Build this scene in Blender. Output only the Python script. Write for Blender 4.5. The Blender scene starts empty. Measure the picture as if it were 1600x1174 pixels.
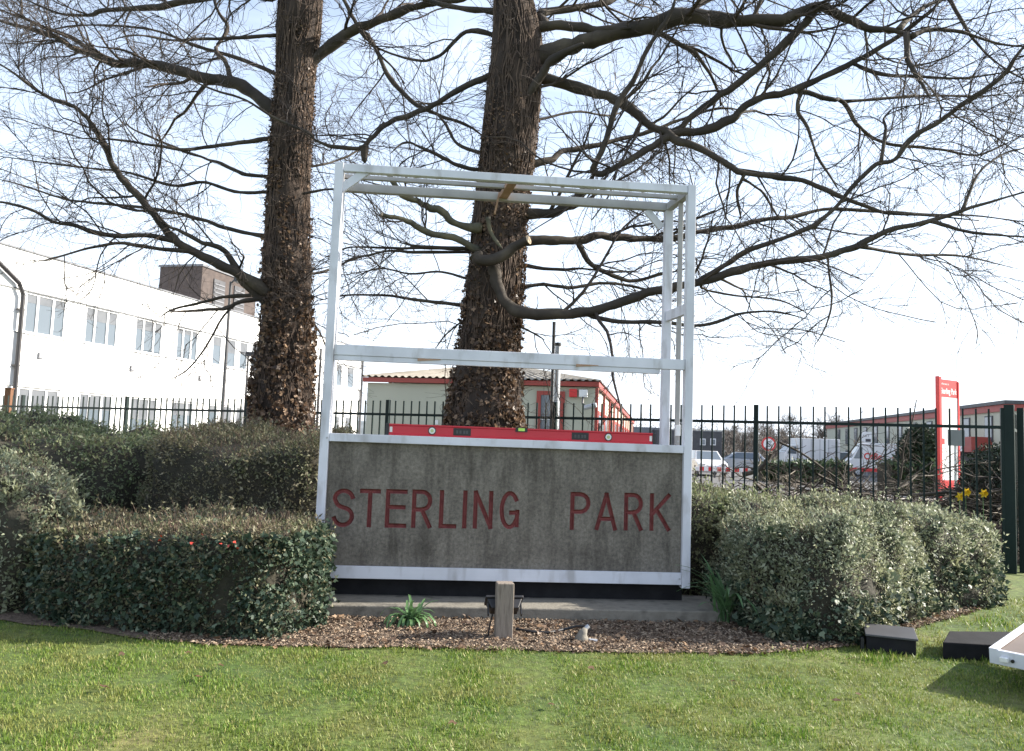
import bpy, bmesh, math, random
import numpy as np
from mathutils import Vector, Matrix, noise as mnoise

random.seed(7)
rng = np.random.default_rng(11)
SC = bpy.context.scene
COL = SC.collection
R = math.radians

# ------------------------------------------------------------------ camera
F_PX, CX, CY = 1250.0, 800.0, 587.0
EYE = np.array([0.0, 0.0, 1.5])
PITCH, ROLL = math.atan(106 / F_PX), math.atan(0.035)
_fw = np.array([0, math.cos(PITCH), math.sin(PITCH)])
_r0 = np.array([1.0, 0, 0]); _u0 = np.array([0, -math.sin(PITCH), math.cos(PITCH)])
_rt = math.cos(ROLL) * _r0 + math.sin(ROLL) * _u0
_up = -math.sin(ROLL) * _r0 + math.cos(ROLL) * _u0
cam_d = bpy.data.cameras.new('camera')
cam_d.sensor_width = 36; cam_d.lens = 36 * F_PX / 1600
cam_d.clip_start = 0.05; cam_d.clip_end = 3000
cam = bpy.data.objects.new('camera', cam_d); COL.objects.link(cam)
M = Matrix.Identity(4)
for i in range(3):
    M[i][0], M[i][1], M[i][2], M[i][3] = _rt[i], _up[i], -_fw[i], EYE[i]
cam.matrix_world = M
SC.camera = cam

# ------------------------------------------------------------------ world, sun, exposure
SUN_EL, SUN_AZ = R(28), R(80)                  # azimuth clockwise from +Y
sun_dir = Vector((math.sin(SUN_AZ) * math.cos(SUN_EL), math.cos(SUN_AZ) * math.cos(SUN_EL), math.sin(SUN_EL)))
world = bpy.data.worlds.new('World'); SC.world = world; world.use_nodes = True
wn = world.node_tree; wn.nodes.clear()
wo = wn.nodes.new('ShaderNodeOutputWorld'); wb = wn.nodes.new('ShaderNodeBackground')
sky = wn.nodes.new('ShaderNodeTexSky'); sky.sky_type = 'NISHITA'; sky.sun_disc = False
sky.sun_elevation = SUN_EL; sky.sun_rotation = SUN_AZ; sky.air_density = 1.0; sky.dust_density = 1.6; sky.ozone_density = 1.5
tc = wn.nodes.new('ShaderNodeTexCoord')
mp = wn.nodes.new('ShaderNodeMapping'); mp.inputs['Scale'].default_value = (1.3, 1.3, 4.0)
nz = wn.nodes.new('ShaderNodeTexNoise'); nz.inputs['Scale'].default_value = 1.6; nz.inputs['Detail'].default_value = 6; nz.inputs['Roughness'].default_value = 0.55
cr = wn.nodes.new('ShaderNodeValToRGB'); cr.color_ramp.elements[0].position = 0.38; cr.color_ramp.elements[1].position = 0.72
cr.color_ramp.elements[0].color = (0.04, 0.04, 0.04, 1); cr.color_ramp.elements[1].color = (0.7, 0.7, 0.7, 1)
mx = wn.nodes.new('ShaderNodeMixRGB'); mx.inputs['Color2'].default_value = (5.7, 6.25, 7.1, 1)   # thin bright cloud veil
wn.links.new(tc.outputs['Generated'], mp.inputs['Vector']); wn.links.new(mp.outputs['Vector'], nz.inputs['Vector'])
sp_ = wn.nodes.new('ShaderNodeSeparateXYZ'); wn.links.new(tc.outputs['Generated'], sp_.inputs['Vector'])
hz = wn.nodes.new('ShaderNodeMapRange'); hz.inputs['From Min'].default_value = 0.0; hz.inputs['From Max'].default_value = 0.62; hz.inputs['To Min'].default_value = 0.95; hz.inputs['To Max'].default_value = 0.0
wn.links.new(sp_.outputs['Z'], hz.inputs['Value'])                                   # thin haze thickens towards the horizon
mxx = wn.nodes.new('ShaderNodeMath'); mxx.operation = 'MAXIMUM'
wn.links.new(nz.outputs['Fac'], cr.inputs['Fac']); wn.links.new(cr.outputs['Color'], mxx.inputs[0]); wn.links.new(hz.outputs['Result'], mxx.inputs[1]); wn.links.new(mxx.outputs[0], mx.inputs['Fac'])
wn.links.new(sky.outputs['Color'], mx.inputs['Color1']); wn.links.new(mx.outputs['Color'], wb.inputs['Color'])
wb.inputs['Strength'].default_value = 0.105
wn.links.new(wb.outputs['Background'], wo.inputs['Surface'])
sun_l = bpy.data.lights.new('sun', 'SUN'); sun_l.energy = 4.9; sun_l.angle = R(0.53); sun_l.color = (1.0, 0.93, 0.82)
sun_o = bpy.data.objects.new('sun', sun_l); COL.objects.link(sun_o)
sun_o.rotation_euler = sun_dir.to_track_quat('Z', 'Y').to_euler(); sun_o.location = (20, 10, 20)
vs = SC.view_settings
vs.view_transform = 'Standard'; vs.look = 'None'; vs.exposure = 1.4; vs.gamma = 1.0; vs.use_curve_mapping = False
SC.cycles.use_denoising = True
SC.cycles.max_bounces = 6; SC.cycles.transparent_max_bounces = 8

# ------------------------------------------------------------------ pixel helpers (photo pixels -> rays)
def ray(x, y):
    return _rt * (x - CX) / F_PX + _up * (CY - y) / F_PX + _fw
def P(x, y, Y):
    d = ray(x, y); return EYE + d * (Y / d[1])
def G(x, y, z=0.0):
    d = ray(x, y); return EYE + d * ((z - EYE[2]) / d[2])

# ------------------------------------------------------------------ tagging / objects
def tag(o, label=None, cat=None, group=None, kind=None):
    if label: o['label'] = label
    if cat: o['category'] = cat
    if group: o['group'] = group
    if kind: o['kind'] = kind
    return o
def link(name, me, parent=None, mats=None):
    o = bpy.data.objects.new(name, me); COL.objects.link(o)
    if parent is not None: o.parent = parent
    if mats is not None and me is not None and len(me.materials) == 0:
        for m in (mats if isinstance(mats, (list, tuple)) else [mats]): me.materials.append(m)
    return o
def empty(name, loc=(0, 0, 0), rz=0.0, label=None, cat=None, group=None):
    o = bpy.data.objects.new(name, None); COL.objects.link(o)
    o.location = [float(v) for v in loc]; o.rotation_euler = (0, 0, rz); o.empty_display_size = 0.2
    return tag(o, label, cat, group)

def np_mesh(name, V, Fq, smooth=False):
    """V (n,3); Fq (m,k) int array of equal-size faces"""
    me = bpy.data.meshes.new(name)
    V = np.asarray(V, dtype=np.float32); Fq = np.asarray(Fq, dtype=np.int32)
    n, (m, k) = len(V), Fq.shape
    me.vertices.add(n); me.vertices.foreach_set('co', V.ravel())
    me.loops.add(m * k); me.loops.foreach_set('vertex_index', Fq.ravel())
    me.polygons.add(m); me.polygons.foreach_set('loop_start', np.arange(0, m * k, k, dtype=np.int32))
    me.polygons.foreach_set('loop_total', np.full(m, k, dtype=np.int32))
    if smooth: me.polygons.foreach_set('use_smooth', np.ones(m, dtype=bool))
    me.update(calc_edges=True); me.validate()
    return me

class MB:
    """collects shapes; build() makes ONE mesh object"""
    def __init__(s): s.v = []; s.f = []
    def add(s, vs_, fs_):
        n = len(s.v); s.v += [tuple(map(float, p)) for p in vs_]; s.f += [tuple(i + n for i in f) for f in fs_]; return s
    def box(s, x0, x1, y0, y1, z0, z1, rot=None, piv=(0, 0, 0)):
        vs_ = [(x, y, z) for z in (z0, z1) for y in (y0, y1) for x in (x0, x1)]
        if rot is not None: vs_ = [tuple(rot @ (Vector(p) - Vector(piv)) + Vector(piv)) for p in vs_]
        return s.add(vs_, [(0, 2, 3, 1), (4, 5, 7, 6), (0, 1, 5, 4), (2, 6, 7, 3), (0, 4, 6, 2), (1, 3, 7, 5)])
    def beam(s, p, q, w, h, up=(0, 0, 1)):
        p, q = Vector(p), Vector(q); t = (q - p).normalized(); u = Vector(up)
        a = t.cross(u).normalized() * w / 2; b = a.cross(t).normalized() * h / 2
        vs_ = [c + sa * a + sb * b for c in (p, q) for sb in (-1, 1) for sa in (-1, 1)]
        return s.add(vs_, [(0, 2, 3, 1), (4, 5, 7, 6), (0, 1, 5, 4), (2, 6, 7, 3), (0, 4, 6, 2), (1, 3, 7, 5)])
    def tube(s, pts, rad, n=10, cap=True):
        pts = [Vector(map(float, p)) for p in pts]; k = len(pts)
        rad = [rad] * k if not hasattr(rad, '__len__') else rad
        base = len(s.v); ref = Vector((0.13, 0.31, 0.94))
        for i, p in enumerate(pts):
            t = (pts[min(i + 1, k - 1)] - pts[max(i - 1, 0)]).normalized()
            r_ = ref if abs(t.dot(ref)) < 0.95 else Vector((1, 0, 0))
            a = t.cross(r_).normalized(); b = t.cross(a)
            for j in range(n):
                an = 2 * math.pi * j / n
                s.v.append(tuple(p + (a * math.cos(an) + b * math.sin(an)) * rad[i]))
        for i in range(k - 1):
            for j in range(n):
                s.f.append((base + i * n + j, base + i * n + (j + 1) % n, base + (i + 1) * n + (j + 1) % n, base + (i + 1) * n + j))
        if cap:
            s.f.append(tuple(base + j for j in range(n))[::-1]); s.f.append(tuple(base + (k - 1) * n + j for j in range(n)))
        return s
    def prism(s, poly, axis, a0, a1):
        """poly of 2D points extruded along axis (0,1,2)"""
        n = len(poly); o = [i for i in range(3) if i != axis]; vs_ = []
        for a in (a0, a1):
            for p in poly:
                v = [0, 0, 0]; v[axis] = a; v[o[0]] = p[0]; v[o[1]] = p[1]; vs_.append(v)
        fs = [tuple(range(n)), tuple(range(2 * n - 1, n - 1, -1))] + [(i, i + n, (i + 1) % n + n, (i + 1) % n) for i in range(n)]
        return s.add(vs_, fs)
    def mesh(s, name, smooth=False):
        me = bpy.data.meshes.new(name); me.from_pydata(s.v, [], s.f); me.update()
        bm = bmesh.new(); bm.from_mesh(me); bmesh.ops.recalc_face_normals(bm, faces=bm.faces); bm.to_mesh(me); bm.free()
        if smooth:
            for p in me.polygons: p.use_smooth = True
        return me
    def build(s, name, mat_, parent=None, bevel=0.0, smooth=False):
        o = link(name, s.mesh(name, smooth), parent, mat_)
        if bevel:
            m = o.modifiers.new('bevel', 'BEVEL'); m.width = bevel; m.segments = 2; m.limit_method = 'ANGLE'; m.angle_limit = R(40)
        return o
def bx(name, mat_, parent, *a, bevel=0.0): return MB().box(*a).build(name, mat_, parent, bevel)

# ------------------------------------------------------------------ materials
def new_mat(name):
    m = bpy.data.materials.new(name); m.use_nodes = True
    nt = m.node_tree; return m, nt, nt.nodes['Principled BSDF']
def ramp(nt, cols, pos=None):
    r_ = nt.nodes.new('ShaderNodeValToRGB'); el = r_.color_ramp.elements
    while len(el) < len(cols): el.new(0.5)
    for i, c in enumerate(cols):
        el[i].position = pos[i] if pos else i / (len(cols) - 1); el[i].color = (*c, 1)
    return r_
def mat(name, cols, rough=0.7, scale=6.0, detail=6, bump=0.0, bscale=40.0, stretch=(1, 1, 1), metal=0.0, pos=None, spec=0.5, coord='Object'):
    m, nt, b = new_mat(name)
    cols = cols if isinstance(cols[0], (list, tuple)) else [cols, cols]
    t = nt.nodes.new('ShaderNodeTexCoord'); mp_ = nt.nodes.new('ShaderNodeMapping'); mp_.inputs['Scale'].default_value = stretch
    nt.links.new(t.outputs[coord], mp_.inputs['Vector'])
    n1 = nt.nodes.new('ShaderNodeTexNoise'); n1.inputs['Scale'].default_value = scale; n1.inputs['Detail'].default_value = detail
    nt.links.new(mp_.outputs['Vector'], n1.inputs['Vector'])
    r_ = ramp(nt, cols, pos or [0.3 + 0.4 * i / (len(cols) - 1) for i in range(len(cols))])
    nt.links.new(n1.outputs['Fac'], r_.inputs['Fac']); nt.links.new(r_.outputs['Color'], b.inputs['Base Color'])
    b.inputs['Roughness'].default_value = rough; b.inputs['Metallic'].default_value = metal
    b.inputs['Specular IOR Level'].default_value = spec
    if bump:
        n2 = nt.nodes.new('ShaderNodeTexNoise'); n2.inputs['Scale'].default_value = bscale; n2.inputs['Detail'].default_value = 8
        nt.links.new(mp_.outputs['Vector'], n2.inputs['Vector'])
        bp = nt.nodes.new('ShaderNodeBump'); bp.inputs['Strength'].default_value = bump; bp.inputs['Distance'].default_value = 0.02
        nt.links.new(n2.outputs['Fac'], bp.inputs['Height']); nt.links.new(bp.outputs['Normal'], b.inputs['Normal'])
    return m
def leaf_mat(name, cols, rough=0.45, trans=0.25, spec=0.4, pos=None, patch=None):
    m, nt, b = new_mat(name)
    g = nt.nodes.new('ShaderNodeNewGeometry'); r_ = ramp(nt, cols, pos)
    nt.links.new(g.outputs['Random Per Island'], r_.inputs['Fac'])
    col = r_.outputs['Color']
    if patch:                      # large patches of another tint (species / age of growth)
        t = nt.nodes.new('ShaderNodeTexCoord'); n1 = nt.nodes.new('ShaderNodeTexNoise'); n1.inputs['Scale'].default_value = patch[1]; n1.inputs['Detail'].default_value = 4
        nt.links.new(t.outputs['Object'], n1.inputs['Vector'])
        r2 = ramp(nt, [(0, 0, 0), (1, 1, 1)], [0.42, 0.62]); nt.links.new(n1.outputs['Fac'], r2.inputs['Fac'])
        ml = nt.nodes.new('ShaderNodeMixRGB'); ml.inputs['Color2'].default_value = (*patch[0], 1)
        mfac = nt.nodes.new('ShaderNodeMath'); mfac.operation = 'MULTIPLY'; mfac.inputs[1].default_value = patch[2]
        nt.links.new(r2.outputs['Color'], mfac.inputs[0]); nt.links.new(mfac.outputs[0], ml.inputs['Fac'])
        nt.links.new(col, ml.inputs['Color1']); col = ml.outputs['Color']
    nt.links.new(col, b.inputs['Base Color']); b.inputs['Roughness'].default_value = rough; b.inputs['Specular IOR Level'].default_value = spec
    if trans:
        out = nt.nodes['Material Output']; tr = nt.nodes.new('ShaderNodeBsdfTranslucent'); ms = nt.nodes.new('ShaderNodeMixShader')
        ms.inputs['Fac'].default_value = trans; nt.links.new(col, tr.inputs['Color'])
        nt.links.new(b.outputs['BSDF'], ms.inputs[1]); nt.links.new(tr.outputs['BSDF'], ms.inputs[2]); nt.links.new(ms.outputs['Shader'], out.inputs['Surface'])
    return m

m_alu = mat('white_coated_aluminium', [(0.50, 0.51, 0.575), (0.58, 0.59, 0.65)], 0.42, 3.0, bump=0.03, bscale=60)
def frame_material():
    m, nt, b = new_mat('white_coated_aluminium')
    t = nt.nodes.new('ShaderNodeTexCoord')
    def nzz(scale, stretch, detail):
        mp_ = nt.nodes.new('ShaderNodeMapping'); mp_.inputs['Scale'].default_value = stretch; n_ = nt.nodes.new('ShaderNodeTexNoise'); n_.inputs['Scale'].default_value = scale; n_.inputs['Detail'].default_value = detail
        nt.links.new(t.outputs['Object'], mp_.inputs['Vector']); nt.links.new(mp_.outputs['Vector'], n_.inputs['Vector']); return n_
    a = nzz(2.2, (1, 1, 1), 8); d = nzz(9, (1, 1, 0.35), 10)
    r1 = ramp(nt, [(0.53, 0.54, 0.59), (0.66, 0.67, 0.73)], [0.35, 0.6]); nt.links.new(a.outputs['Fac'], r1.inputs['Fac'])
    r2 = ramp(nt, [(0.72, 0.70, 0.67), (1, 1, 1)], [0.28, 0.46]); nt.links.new(d.outputs['Fac'], r2.inputs['Fac'])
    mu = nt.nodes.new('ShaderNodeMixRGB'); mu.blend_type = 'MULTIPLY'; mu.inputs['Fac'].default_value = 1
    nt.links.new(r1.outputs['Color'], mu.inputs['Color1']); nt.links.new(r2.outputs['Color'], mu.inputs['Color2']); nt.links.new(mu.outputs['Color'], b.inputs['Base Color'])
    r3 = ramp(nt, [(0.6, 0.6, 0.6), (0.35, 0.35, 0.35)], [0.35, 0.6]); nt.links.new(d.outputs['Fac'], r3.inputs['Fac']); nt.links.new(r3.outputs['Color'], b.inputs['Roughness'])
    return m
m_alu = frame_material()
m_alu_mill = mat('dull_aluminium', [(0.30, 0.29, 0.285), (0.40, 0.39, 0.38)], 0.5, 5.0)
m_rust_shadow = mat('rust_and_shadow_brown', [(0.30, 0.17, 0.10), (0.42, 0.28, 0.20)], 0.8, 12)  # rust marks, and the shadow brown painted on the cross member
m_black = mat('black_plastic', [(0.012, 0.012, 0.014), (0.022, 0.022, 0.025)], 0.45, 8)
m_blackmatt = mat('black_rubber', [(0.009, 0.009, 0.011), (0.018, 0.018, 0.02)], 0.8, 8, bump=0.1, spec=0.2)
m_redpaint = mat('red_lacquer', [(0.50, 0.018, 0.035), (0.56, 0.024, 0.045)], 0.38, 4)
m_white = mat('white_plastic', [(0.72, 0.72, 0.70), (0.8, 0.8, 0.78)], 0.5, 4)
m_vial = mat('green_vial', [(0.45, 0.75, 0.12), (0.5, 0.8, 0.15)], 0.2, 4)
m_vial_pale = mat('pale_vial', [(0.42, 0.50, 0.22), (0.5, 0.58, 0.3)], 0.2, 4)
m_render = mat('white_render', [(0.78, 0.78, 0.77), (0.84, 0.84, 0.83)], 0.85, 0.6, bump=0.05, bscale=20)
m_coping = mat('grey_coping', [(0.12, 0.125, 0.14), (0.17, 0.175, 0.19)], 0.6, 2)
m_upvc = mat('white_window_frame', [(0.70, 0.70, 0.70), (0.78, 0.78, 0.78)], 0.4, 2)
m_blind = mat('pale_blind', [(0.085, 0.095, 0.11), (0.13, 0.14, 0.155)], 0.8, 2)
m_brown_pipe = mat('black_pipe', [(0.016, 0.015, 0.017), (0.028, 0.026, 0.028)], 0.4, 3)
m_darkgrey = mat('dark_grey_metal', [(0.05, 0.05, 0.055), (0.075, 0.075, 0.08)], 0.5, 3)
m_galv = mat('galvanised_steel', [(0.38, 0.39, 0.41), (0.5, 0.51, 0.53)], 0.45, 8, metal=0.35)
m_green = mat('dark_green_fence_paint', [(0.003, 0.013, 0.012), (0.006, 0.019, 0.017)], 0.5, 5, spec=0.25)
m_cream = mat('cream_cladding', [(0.42, 0.42, 0.34), (0.48, 0.48, 0.39)], 0.7, 0.8)
m_redtrim = mat('red_trim', [(0.30, 0.05, 0.038), (0.36, 0.065, 0.05)], 0.5, 2)
m_roof = mat('weathered_roof_sheet', [(0.20, 0.18, 0.15), (0.34, 0.31, 0.26)], 0.85, 2.5, bump=0.1)
m_brickbrown = mat('brown_brick', [(0.055, 0.043, 0.04), (0.09, 0.07, 0.062)], 0.9, 3, bump=0.1)
m_wood = mat('weathered_wood', [(0.13, 0.105, 0.085), (0.24, 0.20, 0.165), (0.17, 0.14, 0.115)], 0.85, 5, bump=0.35, bscale=14, stretch=(9, 9, 1))
m_brownwood = mat('brown_stained_wood', [(0.10, 0.045, 0.02), (0.17, 0.08, 0.04)], 0.8, 5, stretch=(6, 6, 1))
m_glass, _nt, _b = new_mat('window_glass'); _b.inputs['Base Color'].default_value = (0.10, 0.125, 0.15, 1); _b.inputs['Roughness'].default_value = 0.05; _b.inputs['Specular IOR Level'].default_value = 1.0
m_tan = mat('tan_board', [(0.13, 0.10, 0.082), (0.19, 0.15, 0.125)], 0.6, 2)
m_plinth = mat('old_concrete', [(0.11, 0.10, 0.083), (0.20, 0.183, 0.152), (0.155, 0.14, 0.115)], 0.9, 7, bump=0.3, bscale=45)
m_asphalt = mat('asphalt', [(0.075, 0.075, 0.078), (0.11, 0.108, 0.105)], 0.9, 0.3, bump=0.1, bscale=30)
m_pave = mat('pale_paving', [(0.36, 0.32, 0.28), (0.46, 0.42, 0.38)], 0.9, 0.8)
m_carwhite = mat('white_car_paint', [(0.7, 0.7, 0.7), (0.75, 0.75, 0.75)], 0.25, 1)
m_carsilver = mat('silver_car_paint', [(0.35, 0.37, 0.4), (0.4, 0.42, 0.45)], 0.3, 1, metal=0.5)
m_tyre = mat('tyre_rubber', [(0.02, 0.02, 0.02), (0.03, 0.03, 0.03)], 0.8, 9)
m_signred = mat('red_sign_face', [(0.60, 0.035, 0.035), (0.64, 0.04, 0.04)], 0.35, 1)
m_signwhite = mat('white_sign_face', [(0.78, 0.78, 0.78), (0.82, 0.82, 0.82)], 0.4, 1)
m_signgrey = mat('grey_sign_back', [(0.13, 0.14, 0.15), (0.18, 0.19, 0.20)], 0.6, 2)
m_letter = mat('red_letter_paint', [(0.12, 0.022, 0.022), (0.20, 0.045, 0.042), (0.145, 0.03, 0.028)], 0.75, 14, bump=0.2, bscale=60)
m_cutwood = mat('fresh_cut_wood', [(0.48, 0.36, 0.24), (0.58, 0.46, 0.32)], 0.8, 14)
m_bark = mat('dark_bark', [(0.018, 0.012, 0.009), (0.042, 0.028, 0.020), (0.075, 0.052, 0.038)], 0.9, 3.5, bump=0.8, bscale=9, stretch=(2.2, 2.2, 0.6), pos=[0.3, 0.55, 0.78])
m_limb = mat('limb_bark', [(0.024, 0.019, 0.015), (0.054, 0.042, 0.031), (0.11, 0.09, 0.062)], 0.85, 2.5, bump=0.5, bscale=14, pos=[0.3, 0.55, 0.8])
m_limb_pale = mat('lichen_bark', [(0.05, 0.047, 0.034), (0.10, 0.092, 0.058), (0.17, 0.145, 0.08)], 0.85, 4, bump=0.5, bscale=16)
m_twig = mat('twig_bark', [(0.030, 0.022, 0.018), (0.058, 0.043, 0.033), (0.13, 0.095, 0.06)], 0.8, 0.9, pos=[0.3, 0.58, 0.8])
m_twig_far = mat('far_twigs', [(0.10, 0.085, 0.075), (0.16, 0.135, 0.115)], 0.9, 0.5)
m_brush = mat('cut_branch_bark', [(0.035, 0.028, 0.024), (0.08, 0.065, 0.05), (0.30, 0.26, 0.20)], 0.85, 1.6, pos=[0.3, 0.55, 0.74])
m_vine = mat('dry_vine', [(0.055, 0.036, 0.026), (0.13, 0.088, 0.062)], 0.85, 5)
m_soil = mat('dark_soil', [(0.035, 0.026, 0.02), (0.075, 0.055, 0.042)], 0.95, 6, bump=0.5)
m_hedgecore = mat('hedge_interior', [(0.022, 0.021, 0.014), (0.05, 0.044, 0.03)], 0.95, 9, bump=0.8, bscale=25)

def slab_material():
    m, nt, b = new_mat('streaked_concrete')
    t = nt.nodes.new('ShaderNodeTexCoord')
    def nzz(scale, stretch, detail=8, rough=0.6):
        mp_ = nt.nodes.new('ShaderNodeMapping'); mp_.inputs['Scale'].default_value = stretch
        n_ = nt.nodes.new('ShaderNodeTexNoise'); n_.inputs['Scale'].default_value = scale; n_.inputs['Detail'].default_value = detail; n_.inputs['Roughness'].default_value = rough
        nt.links.new(t.outputs['Object'], mp_.inputs['Vector']); nt.links.new(mp_.outputs['Vector'], n_.inputs['Vector']); return n_
    base = nzz(3.0, (1, 1, 1)); fine = nzz(34, (1, 1, 1), 6, 0.75); streak = nzz(4.0, (1.6, 1, 0.30), 6, 0.7); grain = nzz(160, (1, 1, 1), 2)
    r1 = ramp(nt, [(0.125, 0.112, 0.096), (0.195, 0.176, 0.151), (0.155, 0.139, 0.118)], [0.3, 0.55, 0.75]); nt.links.new(base.outputs['Fac'], r1.inputs['Fac'])
    r2 = ramp(nt, [(0.54, 0.53, 0.52), (1, 1, 1)], [0.36, 0.56]); nt.links.new(streak.outputs['Fac'], r2.inputs['Fac'])
    r3 = ramp(nt, [(0.55, 0.55, 0.55), (1.45, 1.43, 1.38)], [0.32, 0.70]); nt.links.new(fine.outputs['Fac'], r3.inputs['Fac'])
    a = nt.nodes.new('ShaderNodeMixRGB'); a.blend_type = 'MULTIPLY'; a.inputs['Fac'].default_value = 1.0
    c = nt.nodes.new('ShaderNodeMixRGB'); c.blend_type = 'MULTIPLY'; c.inputs['Fac'].default_value = 1.0
    nt.links.new(r1.outputs['Color'], a.inputs['Color1']); nt.links.new(r2.outputs['Color'], a.inputs['Color2'])
    nt.links.new(a.outputs['Color'], c.inputs['Color1']); nt.links.new(r3.outputs['Color'], c.inputs['Color2'])
    nt.links.new(c.outputs['Color'], b.inputs['Base Color']); b.inputs['Roughness'].default_value = 0.92
    bp = nt.nodes.new('ShaderNodeBump'); bp.inputs['Strength'].default_value = 0.5; bp.inputs['Distance'].default_value = 0.006
    nt.links.new(grain.outputs['Fac'], bp.inputs['Height']); nt.links.new(bp.outputs['Normal'], b.inputs['Normal'])
    return m
m_slab = slab_material()

def lawn_material():
    m, nt, b = new_mat('lawn_ground')
    t = nt.nodes.new('ShaderNodeTexCoord')
    def nzz(scale, detail=6):
        n_ = nt.nodes.new('ShaderNodeTexNoise'); n_.inputs['Scale'].default_value = scale; n_.inputs['Detail'].default_value = detail
        nt.links.new(t.outputs['Object'], n_.inputs['Vector']); return n_
    big = nzz(0.9); fine = nzz(14)
    r1 = ramp(nt, [(0.055, 0.105, 0.016), (0.105, 0.145, 0.030), (0.19, 0.17, 0.065)], [0.36, 0.55, 0.72]); nt.links.new(big.outputs['Fac'], r1.inputs['Fac'])
    r2 = ramp(nt, [(0.45, 0.42, 0.40), (1.15, 1.15, 1.05)], [0.3, 0.7]); nt.links.new(fine.outputs['Fac'], r2.inputs['Fac'])
    a = nt.nodes.new('ShaderNodeMixRGB'); a.blend_type = 'MULTIPLY'; a.inputs['Fac'].default_value = 1.0
    nt.links.new(r1.outputs['Color'], a.inputs['Color1']); nt.links.new(r2.outputs['Color'], a.inputs['Color2'])
    nt.links.new(a.outputs['Color'], b.inputs['Base Color']); b.inputs['Roughness'].default_value = 0.95
    bp = nt.nodes.new('ShaderNodeBump'); bp.inputs['Strength'].default_value = 0.6; bp.inputs['Distance'].default_value = 0.02
    nt.links.new(fine.outputs['Fac'], bp.inputs['Height']); nt.links.new(bp.outputs['Normal'], b.inputs['Normal'])
    return m
m_lawn = lawn_material()
m_mulch = mat('bark_mulch_bed', [(0.05, 0.035, 0.025), (0.12, 0.085, 0.06), (0.18, 0.13, 0.095)], 0.95, 30, bump=1.0, bscale=50)
m_chip = leaf_mat('bark_chips', [(0.07, 0.048, 0.034), (0.15, 0.108, 0.076), (0.24, 0.18, 0.13), (0.36, 0.29, 0.215)], 0.9, 0.0, 0.2)
m_grass = leaf_mat('grass_blades', [(0.068, 0.145, 0.016), (0.135, 0.225, 0.030), (0.23, 0.285, 0.058), (0.40, 0.355, 0.17)], 0.5, 0.35, 0.3, [0.0, 0.4, 0.8, 1.0], patch=((0.25, 0.235, 0.08), 1.9, 0.6))
m_deadleaf = leaf_mat('dry_brown_leaves', [(0.042, 0.024, 0.015), (0.085, 0.052, 0.034), (0.16, 0.10, 0.062), (0.29, 0.19, 0.115)], 0.45, 0.25, 0.4)
m_hedge_grey = leaf_mat('grey_green_leaves', [(0.095, 0.118, 0.072), (0.19, 0.22, 0.14), (0.31, 0.34, 0.235), (0.46, 0.48, 0.36)], 0.46, 0.42, 0.4, [0, 0.4, 0.8, 1], patch=((0.30, 0.29, 0.15), 3.2, 0.45))
m_hedge_green = leaf_mat('mid_green_leaves', [(0.07, 0.10, 0.046), (0.15, 0.195, 0.09), (0.24, 0.28, 0.15), (0.35, 0.37, 0.24)], 0.45, 0.4, 0.4, [0, 0.4, 0.8, 1], patch=((0.21, 0.20, 0.11), 3.0, 0.5))
m_hedge_brown = leaf_mat('dull_clipped_leaves', [(0.065, 0.075, 0.038), (0.135, 0.15, 0.078), (0.22, 0.215, 0.125), (0.33, 0.30, 0.205)], 0.5, 0.35, 0.35, [0, 0.4, 0.75, 1], patch=((0.17, 0.135, 0.085), 3.5, 0.55))
m_ivy = leaf_mat('green_ivy_leaves', [(0.020, 0.036, 0.023), (0.040, 0.066, 0.042), (0.080, 0.112, 0.068), (0.17, 0.21, 0.14)], 0.5, 0.15, 0.3, [0, 0.5, 0.9, 1])
m_strap = leaf_mat('strap_leaves', [(0.05, 0.12, 0.045), (0.10, 0.20, 0.08), (0.18, 0.28, 0.13)], 0.4, 0.3, 0.5)
m_evergreen = leaf_mat('dark_evergreen_leaves', [(0.012, 0.022, 0.012), (0.028, 0.045, 0.022), (0.05, 0.075, 0.035)], 0.5, 0.1, 0.4)
m_lowhedge = leaf_mat('low_hedge_leaves', [(0.02, 0.04, 0.016), (0.05, 0.085, 0.03), (0.10, 0.14, 0.06)], 0.5, 0.15, 0.4)
m_yellow = mat('yellow_petals', [(0.80, 0.55, 0.02), (0.85, 0.62, 0.04)], 0.5, 8)
m_redleaf = mat('red_leaf', [(0.45, 0.04, 0.03), (0.55, 0.07, 0.04)], 0.4, 8)
m_hill = mat('haze_tinted_hillside', [(0.10, 0.12, 0.13), (0.15, 0.17, 0.18)], 1.0, 0.02)  # grey-blue base colour stands in for distance haze

# ------------------------------------------------------------------ scatter tools
def unit(a): return a / np.maximum(np.linalg.norm(a, axis=-1, keepdims=True), 1e-9)
def scatter(Pn, A, Nn, size, tv, tf, wscale=None):
    """copies of template (columns: along axis A, sideways, along normal) at points Pn"""
    A = unit(A); S = unit(np.cross(Nn, A)); N2 = np.cross(A, S)
    tv = np.asarray(tv, float); tf = np.asarray(tf, int); k = len(tv)
    w = size if wscale is None else size * wscale
    V = (Pn[:, None, :] + A[:, None, :] * (tv[None, :, 0, None] * size[:, None, None]) + S[:, None, :] * (tv[None, :, 1, None] * w[:, None, None])
         + N2[:, None, :] * (tv[None, :, 2, None] * size[:, None, None])).reshape(-1, 3)
    Fq = (tf[None] + (np.arange(len(Pn)) * k)[:, None, None]).reshape(-1, tf.shape[1])
    return V, Fq
LEAF_V = [(0, 0, 0), (0.35, 0.24, 0.07), (1, 0, -0.06), (0.35, -0.24, 0.07)]
LEAF_F = [(0, 2, 1), (0, 3, 2)]
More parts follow.
